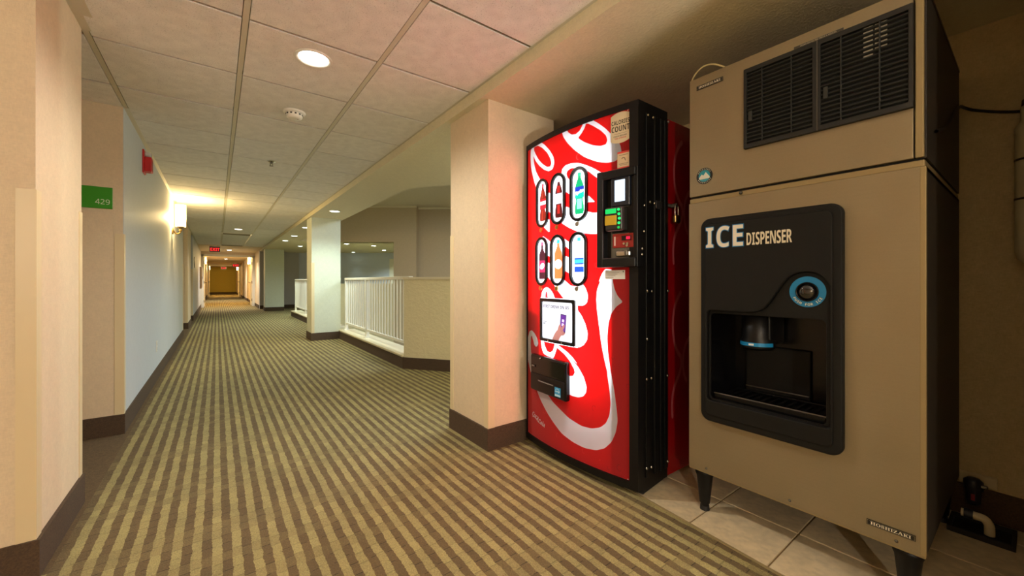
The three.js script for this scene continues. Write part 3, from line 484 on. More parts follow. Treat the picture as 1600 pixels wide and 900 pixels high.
  const ad = canvasTex(560, 456, (g, w, h) => {
    g.fillStyle = '#fbfcfb'; g.fillRect(0, 0, w, h); g.fillStyle = '#1c1630'; g.font = 'bold 50px sans-serif'; g.textAlign = 'left'; g.fillText('FIRST DRINK ON US', 22, 78, 500);
    g.fillStyle = '#2a272c'; for (let i = 0; i < 3; i++) g.fillRect(20, 246 + i * 14, 70 - i * 14, 6);
    g.save(); g.translate(392, 240); g.rotate(0.09); g.fillStyle = '#2a1048'; g.fillRect(-48, -100, 96, 208); g.fillStyle = '#5a1a80'; g.fillRect(-40, -88, 80, 180); g.fillStyle = '#f6dcf0'; g.fillRect(-20, -40, 36, 30); g.fillRect(-20, 6, 36, 30); g.restore();
    g.fillStyle = '#b07060'; g.beginPath(); g.moveTo(200, 456); g.quadraticCurveTo(250, 360, 300, 330); g.quadraticCurveTo(318, 260, 352, 256); g.lineTo(362, 300); g.quadraticCurveTo(400, 250, 420, 262); g.quadraticCurveTo(420, 290, 392, 318); g.quadraticCurveTo(400, 350, 430, 352); g.quadraticCurveTo(410, 392, 366, 388); g.quadraticCurveTo(330, 420, 316, 456); g.closePath(); g.fill();
    g.strokeStyle = '#7a4440'; g.lineWidth = 4; for (const q of [[362, 300, 350, 340], [392, 318, 366, 346], [420, 352, 388, 362]]) { g.beginPath(); g.moveTo(q[0], q[1]); g.lineTo(q[2], q[3]); g.stroke(); }
  });
  mesh('poster', sheet(0.192, 0.466, 0.705, 0.929, 0.005), phys({ map: ad, color: srgb(205, 205, 205), transmission: 0.85, roughness: 1, thickness: 0, side: THREE.DoubleSide }), poster);
  for (const u of [0.265, 0.385]) mesh('poster_clip', onPanel(rbox(0.008, 0.01, 0.004, 0.001, u, 0.696, 0.018)), M.chrome, poster);
  // delivery bin
  const bin = mesh('delivery_bin', onPanel(rbox(0.340, 0.222, 0.036, 0.010, 0.264, 0.484, 0.014)), M.blackGloss, t);
  mesh('bin_flap', onPanel(rbox(0.320, 0.100, 0.008, 0.004, 0.264, 0.432, 0.034)), M.black, bin);
  mesh('bin_window', onPanel(rbox(0.320, 0.095, 0.004, 0.003, 0.264, 0.538, 0.0325)), phys({ color: srgb(5, 5, 6), roughness: 0.15, specularIntensity: 0.8 }), bin);
  const small = (text, col, bg, w, h, font) => canvasTex(w, h, (g) => { g.fillStyle = bg; g.fillRect(0, 0, w, h); g.fillStyle = col; g.font = font; g.textAlign = 'center'; g.textBaseline = 'middle'; g.fillText(text, w / 2, h / 2, w * 0.96); });
  mesh('bin_lettering', sheet(0.185, 0.345, 0.442, 0.454, 0.0395, 4), std({ map: small('PUSH DOOR IN TO RECEIVE PRODUCT', '#d0d0d0', '#161618', 512, 40, 'bold 26px sans-serif'), roughness: 0.4 }), bin);
  mesh('bin_label', sheet(0.105, 0.150, 0.520, 0.533, 0.0352, 3), std({ map: small('PUSH', '#b0b0b0', '#0c0c0e', 128, 40, 'bold 26px sans-serif'), roughness: 0.4 }), bin);
  mesh('energy_label', sheet(0.350, 0.400, 0.392, 0.445, 0.0395, 3), std({ map: canvasTex(128, 136, (g, w, h) => { g.fillStyle = '#2a9ad2'; g.fillRect(0, 0, w, h); g.fillStyle = '#bfe6f6'; g.fillRect(6, h - 34, w - 12, 28); g.strokeStyle = '#e8f6fc'; g.lineWidth = 6; g.beginPath(); g.arc(56, 60, 40, 3.6, 6.6); g.stroke(); g.fillStyle = '#e8f6fc'; g.font = 'italic bold 34px serif'; g.textAlign = 'center'; g.fillText('energy', 58, 70, 100); }), roughness: 0.4 }), bin);
  mesh('bin_latch', onPanel(new THREE.SphereGeometry(0.005, 10, 8).translate(0.205, 0.582, 0.033)), M.chrome, bin);
  // stickers
  const calShape = new THREE.Shape(); calShape.moveTo(-0.052, -0.060); calShape.absarc(0, 0.02, 0.098, -2.12, -1.02); calShape.lineTo(0.050, 0.060); calShape.absarc(0, -0.02, 0.098, 1.02, 2.12); calShape.lineTo(-0.052, -0.060);
  const calGeo = new THREE.ShapeGeometry(calShape, 20); { const p = calGeo.attributes.position, uv = calGeo.attributes.uv; for (let i = 0; i < p.count; i++) uv.setXY(i, (p.getX(i) + 0.053) / 0.106, (p.getY(i) + 0.080) / 0.160); }
  mesh('calorie_sticker', onPanel(calGeo.translate(0.7535, 1.8225, 0), 0.0012), std({ map: canvasTex(256, 380, (g, w, h) => { g.fillStyle = '#dccbaa'; g.fillRect(0, 0, w, h); g.fillStyle = '#241a16'; g.textAlign = 'center'; g.font = 'bold 70px sans-serif'; g.fillText('CALORIES', w / 2, 148, 236); g.font = 'bold 92px sans-serif'; g.fillText('COUNT', w / 2, 232, 236); g.fillStyle = '#7a6a58'; g.fillRect(50, 256, 156, 4); g.fillStyle = '#4a3a34'; g.font = 'bold 24px sans-serif'; g.fillText('CHECK BEFORE', w / 2 - 4, 296, 200); g.fillStyle = '#b8322c'; g.fillText('YOU CHOOSE', w / 2, 322, 150); }), roughness: 0.5 }), t);
  mesh('notice_sticker', sheet(0.738, 0.803, 1.612, 1.700, 0.0012, 4), std({ map: canvasTex(160, 216, (g, w, h) => { g.fillStyle = '#d8c09a'; g.fillRect(0, 0, w, h); g.fillStyle = '#d84034'; g.fillRect(0, 0, w, 22); g.fillRect(0, h - 24, w, 24); g.fillStyle = '#8a7460'; g.fillRect(24, 40, 112, 8); g.fillRect(20, 146, 120, 7); g.fillRect(34, 162, 92, 7); g.strokeStyle = '#5a4438'; g.lineWidth = 9; g.beginPath(); g.arc(78, 100, 22, 3.5, 5.6); g.lineTo(106, 118); g.stroke(); }), roughness: 0.5 }), t);
  mesh('price_label', sheet(0.668, 0.779, 1.061, 1.106, 0.0012, 4), std({ map: canvasTex(256, 104, (g, w, h) => { g.fillStyle = '#d9d6d0'; g.fillRect(0, 0, w, h); g.fillStyle = '#9a948c'; for (let i = 0; i < 4; i++) g.fillRect(14, 22 + i * 20, 170 - i * 24, 6); g.fillStyle = '#3a3634'; g.fillRect(228, 10, 12, 16); }), roughness: 0.5 }), t);
  // payment bay
  const pay = mesh('payment_bay', onPanel(join([rbox(0.205, 0.042, 0.045, 0.006, 0.7515, 1.585, 0.018), rbox(0.205, 0.046, 0.045, 0.006, 0.7515, 1.143, 0.018), rbox(0.036, 0.488, 0.045, 0.006, 0.667, 1.363, 0.018), rbox(0.02, 0.488, 0.042, 0.004, 0.848, 1.363, 0.006), box(0.175, 0.42, 0.006, 0.755, 1.363, 0.0)]), 0.002), M.black, t);
  mesh('card_reader', onPanel(rbox(0.098, 0.150, 0.022, 0.006, 0.768, 1.498, 0.016)), plain(26, 30, 40, 0.35), pay);
  mesh('lit_screen', sheet(0.742, 0.796, 1.446, 1.553, 0.0285, 3), std({ color: 0x222222, emissive: srgb(224, 240, 255), emissiveIntensity: 1.6 }), pay);
  const plate = mesh('metal_plate', onPanel((() => { const s = roundRect(0.130, 0.276, 0.004); return extrude(s, 0.004, 0.001, 4); })().translate(0.774, 1.292, 0.004)), plain(92, 88, 78, 0.4), pay);
  mesh('plate_recess', onPanel(box(0.112, 0.128, 0.003, 0.772, 1.355, 0.0095)), M.black, plate);
  const bill = mesh('bill_acceptor', onPanel(rbox(0.088, 0.115, 0.05, 0.008, 0.752, 1.358, 0.030)), plain(30, 30, 26, 0.4), pay);
  mesh('green_light_bar', onPanel(rbox(0.058, 0.024, 0.004, 0.002, 0.740, 1.397, 0.056)), std({ color: srgb(20, 90, 50), emissive: srgb(20, 255, 120), emissiveIntensity: 0.9 }), bill);
  mesh('yellow_label', onPanel(rbox(0.062, 0.048, 0.004, 0.002, 0.740, 1.352, 0.056)), std({ map: canvasTex(128, 96, (g, w, h) => { g.fillStyle = '#c9a51c'; g.fillRect(0, 0, w, h); g.fillStyle = '#7a3a10'; g.fillRect(20, 24, 8, 40); g.fillRect(54, 30, 34, 30); g.fillStyle = '#e8d060'; g.fillRect(60, 36, 22, 18); }), roughness: 0.4 }), bill);
  for (let i = 0; i < 5; i++) mesh('green_led', onPanel(new THREE.SphereGeometry(0.0065, 10, 8).translate(0.785 - Math.abs(i - 2) * 0.002, 1.402 - i * 0.022, 0.055)), std({ color: srgb(10, 60, 30), emissive: srgb(30, 255, 110), emissiveIntensity: i > 3 ? 0.7 : 2.2 }), bill);
  const coin = mesh('coin_panel', onPanel(rbox(0.110, 0.070, 0.006, 0.003, 0.775, 1.252, 0.011)), plain(150, 34, 26, 0.4), plate);
  void coin;
  mesh('price_display', onPanel(rbox(0.048, 0.022, 0.004, 0.001, 0.795, 1.264, 0.0155)), plain(20, 8, 8, 0.3), pay);
  mesh('red_digits', sheet(0.795, 0.815, 1.257, 1.271, 0.018, 2), std({ color: 0x200406, emissive: srgb(255, 30, 70), emissiveIntensity: 1.6 }), pay);
  for (const [u, y] of [[0.785, 1.236], [0.802, 1.236], [0.80, 1.226]]) mesh('coin_button', onPanel(rod(0.006, 0.008, 'z', u, y, 0.017, 12)), M.chrome, pay);
  mesh('coin_instructions', sheet(0.729, 0.738, 1.228, 1.274, 0.0145, 2), plain(220, 190, 180, 0.5), pay);
  mesh('coin_return', onPanel(rbox(0.075, 0.030, 0.016, 0.008, 0.778, 1.187, 0.014)), M.chrome, pay);
  mesh('return_lever', onPanel(rbox(0.014, 0.026, 0.014, 0.004, 0.800, 1.190, 0.024)), M.steelDark, pay);
  // red cabinet behind the door
  const side = canvasTex(512, 1024, (g, w, h) => { g.fillStyle = '#92040d'; g.fillRect(0, 0, w, h); g.strokeStyle = 'rgba(235,220,220,0.4)'; g.lineWidth = 16; g.lineCap = 'round'; for (const [x, y] of [[70, 110], [60, 560]]) { g.beginPath(); g.moveTo(x + 60, y - 60); g.bezierCurveTo(x - 30, y - 20, x - 30, y + 90, x + 60, y + 130); g.bezierCurveTo(x + 90, y + 200, x - 40, y + 190, x - 10, y + 300); g.stroke(); g.beginPath(); g.arc(x + 150, y + 150, 70, 2.2, 5.4); g.stroke(); } });
  mesh('cabinet', rbox(0.60, 1.885, 0.83, 0.004, DB + 0.30, 0.965, 0), plain(168, 8, 16, 0.35), t);
  mesh('side_graphic', new THREE.PlaneGeometry(0.59, 1.87).translate(DB + 0.30, 0.965, 0.4162), std({ map: side, roughness: 0.35 }), t);
  for (const [x, z] of [[0.3, -0.36], [0.3, 0.36], [0.78, -0.36], [0.78, 0.36]]) mesh('foot', cyl(0.022, 0.026, 0.032, 14, x, 0.008, z), M.black, t);
  const lock = thing('padlock', 'small brass padlock hanging at the side seam of the drinks machine', 'padlock', [1.925, 1.352, -1.132]);
  mesh('lock_body', rbox(0.052, 0.046, 0.024, 0.010, 0, 0.023, 0), M.brass, lock);
  mesh('shackle', tube([[-0.015, 0.04, 0], [-0.015, 0.075, 0], [-0.008, 0.093, 0], [0.008, 0.093, 0], [0.015, 0.075, 0], [0.015, 0.04, 0]], 0.0042, 28), M.chrome, lock);
  mesh('hasp', join([rbox(0.075, 0.02, 0.008, 0.003, 0.255, 1.448, 0.424), rbox(0.016, 0.02, 0.03, 0.003, 0.275, 1.448, 0.442)]), M.steelDark, t);
}


// ---------------------------------------------------------------- ice machine on its dispenser
{
  const brushed = dataTex(512, (u, v) => { const k = 1 + (n16(u, v) - 0.5) * 0.02 + (rnd() - 0.5) * 0.02; return [152 * k, 138 * k, 110 * k].map(clamp); }, true, 1.3);
  const brushRough = dataTex(512, (u, v) => { const h = clamp(118 + (n256(u * 0.02, v * 2) - 0.5) * 26 + (n16(u, v) - 0.5) * 24); return [h, h, h]; }, false, 1.3);
  const steel = std({ map: brushed, metalness: 0.6, roughness: 1.0, roughnessMap: brushRough });
  const frontBlack = phys({ color: srgb(15, 15, 13), roughness: 0.6, specularIntensity: 0.5, bumpMap: M.blackRough.bumpMap, bumpScale: 0.0003 });
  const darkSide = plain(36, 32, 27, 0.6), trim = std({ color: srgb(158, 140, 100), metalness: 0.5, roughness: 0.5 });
  const D = 0.86, H0 = 0.195, SEAM = 1.407, TOP = 1.975, W = 0.381;      // half width
  const t = thing('ice_machine', 'stainless steel ice maker standing on a matching ice dispenser with a black front', 'ice machine', [1.75, 0, -0.587]);
  const face = (g, off = 0) => { const p = g.attributes.position; for (let i = 0; i < p.count; i++) { const a = p.getX(i), q = p.getZ(i); p.setXYZ(i, -q - off, p.getY(i), a - 0.313); } g.computeVertexNormals(); return g; };   // from (a from the left edge of the black front, y, outward)
  // dispenser cabinet
  const sheetShape = new THREE.Shape(); sheetShape.moveTo(-0.068, H0); sheetShape.lineTo(0.684, H0); sheetShape.lineTo(0.684, SEAM); sheetShape.lineTo(-0.068, SEAM); sheetShape.closePath();
  sheetShape.holes.push(roundRect(0.425, 0.395, 0.012, new THREE.Path(), 0.2385, 0.725));
  mesh('front_sheet', metreUV(face(extrude(sheetShape, 0.010, 0.002, 6), -0.012)), steel, t);
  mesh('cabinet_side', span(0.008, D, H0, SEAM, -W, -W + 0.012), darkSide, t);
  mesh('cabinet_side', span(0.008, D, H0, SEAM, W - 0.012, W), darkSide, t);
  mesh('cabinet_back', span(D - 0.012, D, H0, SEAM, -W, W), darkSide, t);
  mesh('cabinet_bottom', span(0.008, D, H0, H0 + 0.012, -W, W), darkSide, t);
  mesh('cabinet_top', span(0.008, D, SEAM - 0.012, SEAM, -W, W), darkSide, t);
  mesh('edge_trim', rbox(0.014, SEAM - H0, 0.015, 0.003, 0.006, (SEAM + H0) / 2, W - 0.006), trim, t);
  mesh('bottom_lip', rbox(0.018, 0.016, 2 * W, 0.003, 0.010, H0 + 0.002, 0), trim, t);
  mesh('seam_rail', rbox(D - 0.01, 0.022, 2 * W - 0.004, 0.004, D / 2 - 0.002, SEAM + 0.010, 0), trim, t);
  mesh('seam_gap', span(0.012, D, SEAM + 0.018, SEAM + 0.028, -W + 0.006, W - 0.006), M.black, t);
  for (const z of [-0.30, 0.02, 0.315]) mesh('screw', new THREE.SphereGeometry(0.005, 10, 8).translate(0.0, H0 + 0.018, z), M.steelDark, t);
  mesh('screw', new THREE.SphereGeometry(0.007, 10, 8).translate(-0.002, SEAM + 0.012, -0.155), M.steelDark, t);
  for (const [x, z] of [[0.055, -0.335], [0.055, 0.335], [0.80, -0.335], [0.80, 0.335]]) {
    const leg = mesh('leg', lathe([[0, 0], [0.017, 0], [0.018, 0.03], [0.022, 0.034], [0.034, 0.155], [0.040, 0.17], [0.040, H0], [0, H0]], 24).translate(x, -0.003, z), M.black, t);
    mesh('levelling_foot', cyl(0.019, 0.021, 0.02, 20, x, 0.007, z), plain(30, 30, 32, 0.5), leg);
  }
  // black dispenser front: raised surround, sunk field with the curved hood line round the button, cavity
  const hood = (s) => { s.moveTo(0.030, 0.545); s.lineTo(0.030, 0.905); s.absarc(0.048, 0.905, 0.018, Math.PI, Math.PI / 2, true); s.lineTo(0.185, 0.923); s.bezierCurveTo(0.262, 0.923, 0.262, 0.955, 0.298, 1.005); s.bezierCurveTo(0.320, 1.04, 0.335, 1.084, 0.3935, 1.084); s.absarc(0.3935, 1.013, 0.071, Math.PI / 2, 0, true); s.lineTo(0.4645, 0.545); s.absarc(0.4505, 0.545, 0.014, 0, -Math.PI / 2, true); s.lineTo(0.044, 0.531); s.absarc(0.044, 0.545, 0.014, -Math.PI / 2, -Math.PI, true); return s; };
  const outer = roundRect(0.50, 0.887, 0.040, new THREE.Shape(), 0.25, 0.881); outer.holes.push(hood(new THREE.Path()));
  const panel = mesh('dispenser_front', face(extrude(outer, 0.012, 0.007, 20), 0.007), frontBlack, t);
  const inner = roundRect(0.452, 0.838, 0.022, new THREE.Shape(), 0.246, 0.883); inner.holes.push(hood(new THREE.Path()));
  mesh('raised_face', face(extrude(inner, 0.006, 0.005, 20), 0.020), frontBlack, panel);
  const field = hood(new THREE.Shape()); field.holes.push(roundRect(0.412, 0.376, 0.018, new THREE.Path(), 0.2425, 0.722));
  mesh('sunk_field', face(extrude(field, 0.006, 0.003, 16), 0.004), frontBlack, panel);
  const cz = (a) => a - 0.313, wallB = M.blackGloss;
  mesh('cavity_liner', join([span(0.225, 0.232, 0.53, 0.92, cz(0.03), cz(0.455)), span(-0.004, 0.23, 0.53, 0.918, cz(0.0345), cz(0.0385)), span(-0.004, 0.23, 0.53, 0.918, cz(0.4465), cz(0.4505)), span(-0.004, 0.23, 0.914, 0.918, cz(0.036), cz(0.45)), span(-0.004, 0.23, 0.528, 0.534, cz(0.036), cz(0.45))]), wallB, t);
  mesh('splash_plate', rbox(0.012, 0.21, 0.25, 0.006, 0.215, 0.655, cz(0.215)), frontBlack, t);
  const spout = mesh('ice_spout', join([rbox(0.15, 0.13, 0.115, 0.012, 0.135, 0.848, cz(0.19)), lathe([[0, 0.765], [0.058, 0.765], [0.064, 0.775], [0.064, 0.80], [0.056, 0.812], [0.054, 0.91], [0, 0.91]], 28).translate(0.085, 0, cz(0.19))]), M.black, t);
  const stripe = new THREE.CylinderGeometry(0.0652, 0.0652, 0.015, 28, 1, true, Math.PI * 1.08, Math.PI * 0.84).translate(0.085, 0.788, cz(0.19)); mesh('blue_stripe', stripe, std({ color: srgb(20, 132, 190), roughness: 0.4, side: THREE.DoubleSide }), spout);
  mesh('stripe_lettering', rbox(0.002, 0.008, 0.020, 0.0008, 0.0185, 0.788, cz(0.19)), plain(220, 225, 225, 0.5), spout);
  const tray = mesh('drip_tray', join([rbox(0.008, 0.022, 0.40, 0.003, 0.012, 0.545, cz(0.2425)), rbox(0.008, 0.022, 0.40, 0.003, 0.19, 0.545, cz(0.2425))]), M.blackGloss, t);
  for (let i = 0; i < 13; i++) mesh('grate_slat', rbox(0.18, 0.006, 0.012, 0.002, 0.10, 0.550, cz(0.06) + i * 0.0305), M.blackGloss, tray);
  mesh('tray_edge', rod(0.003, 0.40, 'z', 0.012, 0.558, cz(0.2425), 10), M.steelDark, tray);
  mesh('tray_edge', rod(0.003, 0.24, 'z', 0.19, 0.575, cz(0.22), 10), M.steelDark, tray);
  // push button
  const ringTex = canvasTex(512, 512, (g, w) => {
    const c = w / 2; g.fillStyle = '#1178aa'; g.fillRect(0, 0, w, w); g.font = 'bold 58px sans-serif'; g.textAlign = 'center'; g.textBaseline = 'middle'; g.lineWidth = 9; g.strokeStyle = '#12303a'; g.fillStyle = '#d8dcd0';
    const s = 'PUSH FOR ICE', a0 = 2.62, da = -(2.62 - 0.52) / (s.length - 1); [...s].forEach((ch, i) => { const a = a0 + da * i; g.save(); g.translate(c + Math.cos(a) * 212, c + Math.sin(a) * 212); g.rotate(a - Math.PI / 2); g.strokeText(ch, 0, 0); g.fillText(ch, 0, 0); g.restore(); });
  });
  const bt = mesh('button_ring', face(new THREE.RingGeometry(0.034, 0.0565, 48).translate(0.3935, 1.011, 0), 0.0142), std({ map: ringTex, roughness: 0.4 }), panel); bt.userData.label = 'blue ring reading push for ice';
  mesh('button_well', face(lathe([[0.034, 0.002], [0.036, 0.006], [0.033, 0.010], [0.030, 0.004], [0.028, 0]], 36).rotateX(Math.PI / 2).translate(0.3935, 1.011, 0), 0.0125), M.blackGloss, panel);
  mesh('push_button', face(new THREE.SphereGeometry(0.027, 32, 20).scale(1, 1, 0.55).translate(0.3935, 1.011, 0), 0.018), phys({ color: srgb(18, 17, 20), roughness: 0.12, clearcoat: 1, clearcoatRoughness: 0.05 }), panel);
  // lettering
  const font = await new FontLoader().loadAsync('fonts/droid/droid_sans_bold.typeface.json');
  const words = (s, cap, width, a, y, off, m, name, grow = 0, gap = 0.12) => {       // letters fitted to a cap height and a total width, each a piece of its own
    const k = cap / 0.72; let x = 0;
    const gs = [...s].map(ch => { const g = new TextGeometry(ch, { font, size: k, depth: 0.0006, curveSegments: 6, bevelEnabled: grow > 0, bevelSize: grow, bevelThickness: 0.0003, bevelSegments: 1 }); g.computeBoundingBox(); const q = g.boundingBox; g.translate(x - q.min.x - grow, 0, 0); x += q.max.x - q.min.x - 2 * grow + k * gap; return g; });
    const f = width / (x - k * gap); gs.forEach(g => mesh(name, face(g.scale(f, 1, 1).translate(a, y, 0), off), m, panel)); };
  words('ICE', 0.063, 0.152, 0.028, 1.196, 0.0313, std({ color: srgb(30, 120, 176), roughness: 0.5 }), 'letter_outline', 0.0034, 0.2);
  words('ICE', 0.063, 0.152, 0.028, 1.196, 0.0321, plain(232, 226, 208, 0.5), 'letter', 0, 0.2);
  words('DISPENSER', 0.036, 0.158, 0.193, 1.196, 0.0315, plain(226, 216, 188, 0.5), 'letter', 0, 0.12);
  const badgeTex = canvasTex(512, 72, (g, w, h) => { g.fillStyle = '#17130f'; g.fillRect(0, 0, w, h); g.strokeStyle = '#8d8268'; g.lineWidth = 4; g.strokeRect(2, 2, w - 4, h - 4); g.fillStyle = '#efe6cc'; g.font = 'bold 58px serif'; g.textAlign = 'center'; g.textBaseline = 'middle'; g.save(); g.translate(w / 2, h / 2 + 2); g.scale(w * 0.86 / g.measureText('HOSHIZAKI').width, 1); g.fillText('HOSHIZAKI', 0, 0); g.restore(); });
  for (const [a, y] of [[0.028, 1.926], [0.614, 0.244]]) { const b = mesh('name_badge', face(rbox(0.116, 0.019, 0.003, 0.001, a, y, 0.002), 0.0), M.blackGloss, t); mesh('badge_face', face(new THREE.PlaneGeometry(0.113, 0.016).translate(a, y, 0), 0.0038), std({ map: badgeTex, roughness: 0.35 }), b); }
  const emblem = canvasTex(256, 256, (g, w) => { const c = w / 2; g.fillStyle = '#10181a'; g.fillRect(0, 0, w, w); g.save(); g.beginPath(); g.arc(c, c, 92, 0, 7); g.clip(); g.fillStyle = '#1d93a8'; g.fillRect(0, 0, w, w); g.fillStyle = '#d8dccf'; g.beginPath(); g.moveTo(20, 176); g.lineTo(86, 96); g.lineTo(112, 120); g.lineTo(150, 70); g.lineTo(232, 176); g.closePath(); g.fill(); g.fillStyle = '#3a9ab0'; g.fillRect(0, 176, w, 60); g.restore(); g.fillStyle = '#c9c4ae'; g.font = 'bold 30px sans-serif'; g.textAlign = 'center'; g.textBaseline = 'middle'; [...'HOSHIZAKI'].forEach((ch, i) => { const a = -Math.PI / 2 + (i - 4) * 0.26; g.save(); g.translate(c + Math.cos(a) * 109, c + Math.sin(a) * 109); g.rotate(a + Math.PI / 2); g.fillText(ch, 0, 0); g.restore(); }); for (let i = 0; i < 9; i++) { const a = Math.PI / 2 + (i - 4) * 0.26; g.fillRect(c + Math.cos(a) * 108 - 7, c + Math.sin(a) * 108 - 7, 14, 14); } });
  mesh('round_emblem', face(new THREE.CircleGeometry(0.036, 40).translate(0.005, 1.522, 0), 0.002), std({ map: emblem, roughness: 0.4 }), t);
  // ice maker on top
  mesh('maker_front', metreUV(rbox(0.016, TOP - SEAM - 0.030, 2 * W - 0.030, 0.003, 0.008, (TOP + SEAM + 0.028) / 2, -0.012)), steel, t);
  mesh('edge_trim', rbox(0.016, TOP - SEAM - 0.03, 0.020, 0.003, 0.009, (TOP + SEAM + 0.028) / 2, W - 0.014), trim, t);
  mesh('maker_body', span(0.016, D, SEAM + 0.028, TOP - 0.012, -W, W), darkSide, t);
  mesh('top_lid', rbox(D - 0.02, 0.014, 2 * W + 0.004, 0.003, D / 2 + 0.012, TOP - 0.004, 0), M.black, t);
  const gr = mesh('air_grille', (() => { const s = roundRect(0.494, 0.327, 0.003, new THREE.Shape(), 0.421, 1.757); for (const c of [0.297, 0.545]) s.holes.push(roundRect(c < 0.4 ? 0.222 : 0.224, 0.290, 0.002, new THREE.Path(), c, 1.757)); return face(extrude(s, 0.012, 0.002, 4), 0.001); })(), plain(18, 20, 19, 0.6), t);
  mesh('grille_backing', face(box(0.486, 0.315, 0.002, 0.421, 1.757, 0.0015)), plain(6, 6, 7, 0.9), gr);
  const slat = rbox(0.224, 0.0065, 0.009, 0.001).rotateX(-0.5), bar = box(0.004, 0.290, 0.008);
  for (const c of [0.297, 0.545]) {
    for (let i = 0; i < 18; i++) mesh('grille_slat', face(slat.clone().translate(c, 1.622 + i * 0.0159, 0.0075)), plain(24, 27, 27, 0.6), gr);
    for (const q of [-0.055, 0.045]) mesh('grille_bar', face(bar.clone().translate(c + q, 1.757, 0.009)), plain(30, 34, 33, 0.5), gr);
    mesh('grille_latch', face(rbox(0.014, 0.042, 0.008, 0.002, c - 0.098, 1.722, 0.012)), plain(36, 38, 36, 0.5), gr);
  }
  mesh('centre_seam', face(box(0.0025, 0.325, 0.002, 0.423, 1.757, 0.016)), M.steelDark, gr);
  for (const [a, y, w, h] of [[0.560, 1.852, 0.024, 0.105], [0.592, 1.866, 0.030, 0.09]]) mesh('paper_label', face(box(w, h, 0.001, a, y, 0.003)), plain(168, 160, 140, 0.8), gr);
  mesh('grille_label', face(new THREE.PlaneGeometry(0.150, 0.011).translate(0.421, 1.9315, 0), 0.0012), std({ map: canvasTex(1024, 72, (g, w, h) => { g.fillStyle = '#3a342a'; g.fillRect(0, 0, w, h); g.strokeStyle = '#9c927c'; g.lineWidth = 6; g.strokeRect(3, 3, w - 6, h - 6); g.fillStyle = '#b0a68e'; g.font = 'bold 44px sans-serif'; g.textAlign = 'center'; g.textBaseline = 'middle'; g.fillText('CLEAN AIR FILTER TWICE A MONTH', w / 2, h / 2, w * 0.94); }), roughness: 0.5 }), t);
  // loose things round it
  const hose = thing('tubing_loop', 'pale loop of tubing lying on top of the ice machine', 'tubing', [1.80, TOP, -0.93]);
  mesh('tube', tube([[0.05, 0.010, -0.02], [0.02, 0.022, -0.06], [0, 0.045, -0.035], [0, 0.066, 0.0], [0, 0.062, 0.04], [0.01, 0.036, 0.085], [0.06, 0.010, 0.11]], 0.0045, 48), plain(206, 190, 140, 0.5), hose);
  const cable = thing('power_cable', 'dark cable running from the ice machine along the alcove wall', 'cable', [2.69, 1.80, -0.15]);
  mesh('cable', tube([[-0.79, -0.255, -0.05], [-0.60, -0.20, -0.048], [-0.45, -0.14, -0.048], [-0.2, -0.02, -0.045], [-0.02, 0.02, -0.04], [0.008, 0.012, -0.02], [0.010, -0.035, 0.1], [0.010, -0.04, 0.2]], 0.006, 60), plain(28, 22, 20, 0.6), cable);
  const filter = thing('water_filter', 'white cylindrical water filter mounted on the alcove wall', 'water filter', [2.635, 1.12, 0.0]);
  mesh('canister', lathe([[0, 0.005], [0.03, 0.003], [0.05, 0.02], [0.056, 0.05], [0.056, 0.53], [0.058, 0.54], [0.058, 0.555], [0.050, 0.57], [0.042, 0.585], [0.042, 0.64], [0, 0.64]], 36), plain(222, 210, 170, 0.4), filter);
  mesh('filter_cap', lathe([[0, 0.64], [0.038, 0.64], [0.04, 0.645], [0.038, 0.668], [0, 0.67]], 28), plain(90, 60, 40, 0.5), filter);
  for (const y of [0.26, 0.42]) mesh('clip_band', join([lathe([[0.0565, y], [0.0585, y], [0.0585, y + 0.008], [0.0565, y + 0.008], [0.0565, y]], 36), box(0.03, 0.012, 0.02, 0.062, y + 0.004, 0)]), M.steelDark, filter);
  for (const y of [0.0, 0.70]) mesh('wall_clip', box(0.02, 0.03, 0.02, 0.064, y, 0), M.black, filter);
  const valve = thing('shutoff_valve', 'dark shutoff valve under a pale wall box beside the ice machine', 'valve', [2.655, 0.075, -0.168]);
  mesh('wall_box', rbox(0.02, 0.05, 0.11, 0.004, 0.045, 0.095, 0.01), plain(206, 190, 150, 0.5), valve);
  mesh('valve_body', lathe([[0, 0], [0.020, 0], [0.022, 0.01], [0.022, 0.06], [0.030, 0.065], [0.030, 0.10], [0.018, 0.112], [0, 0.115]], 24), plain(30, 30, 40, 0.4), valve);
  mesh('valve_handle', rbox(0.014, 0.014, 0.06, 0.005, -0.012, 0.088, 0.012), M.steelDark, valve);
  mesh('red_tag', rbox(0.004, 0.028, 0.012, 0.001, -0.024, 0.035, 0), plain(130, 30, 36, 0.5), valve);
  const pipe = thing('drain_pipe', 'white plastic drain pipe bending down into the floor drain', 'pipe', [2.56, 0, -0.14]);
  mesh('pipe', tube([[-0.02, 0.068, -0.055], [-0.02, 0.068, -0.04], [-0.02, 0.068, -0.02], [-0.015, 0.064, 0.008], [-0.01, 0.045, 0.020], [-0.008, 0.02, 0.022], [-0.008, 0.0, 0.022]], 0.0155, 48, 16), plain(224, 210, 168, 0.4), pipe);
  mesh('pipe_coupling', rod(0.020, 0.026, 'z', -0.02, 0.068, -0.034, 20), plain(40, 44, 56, 0.5), pipe);
  const drain = thing('floor_drain', 'dark square floor drain under the white pipe', 'drain', [2.56, -0.002, -0.14]);
  mesh('drain_frame', join([box(0.17, 0.022, 0.012, 0, 0.010, 0.085), box(0.17, 0.022, 0.012, 0, 0.010, -0.085), box(0.012, 0.022, 0.16, 0.08, 0.010, 0), box(0.012, 0.022, 0.16, -0.08, 0.010, 0)]), plain(34, 30, 26, 0.7), drain);
  mesh('drain_base', box(0.16, 0.003, 0.16, 0, 0.002, 0), plain(10, 9, 8, 0.9), drain);
}

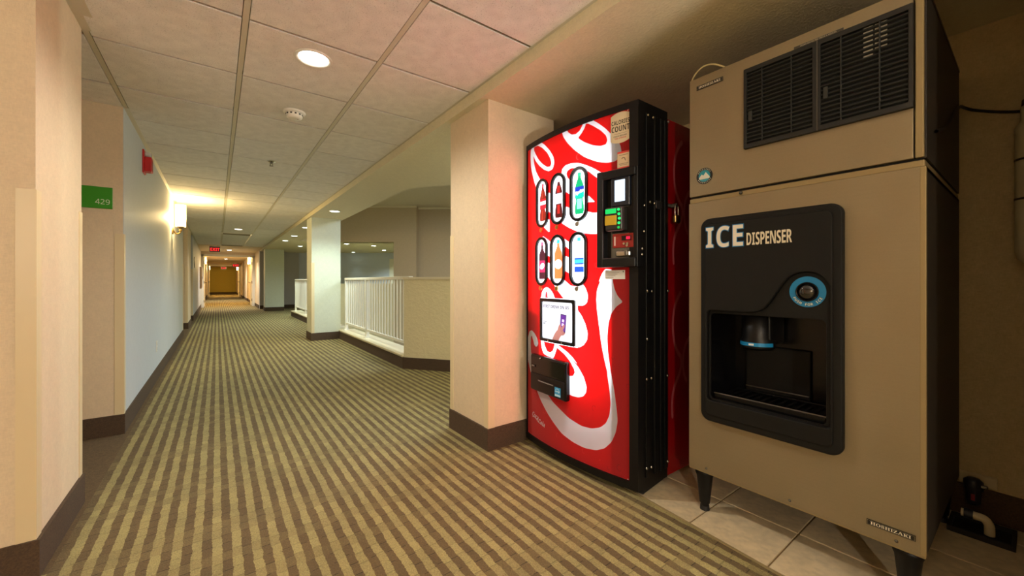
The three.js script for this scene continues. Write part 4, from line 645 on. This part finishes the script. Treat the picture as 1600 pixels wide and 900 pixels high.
scene.traverse(o => { if (o.isMesh) { o.castShadow = true; o.receiveShadow = true; } });
renderer.render(scene, camera);
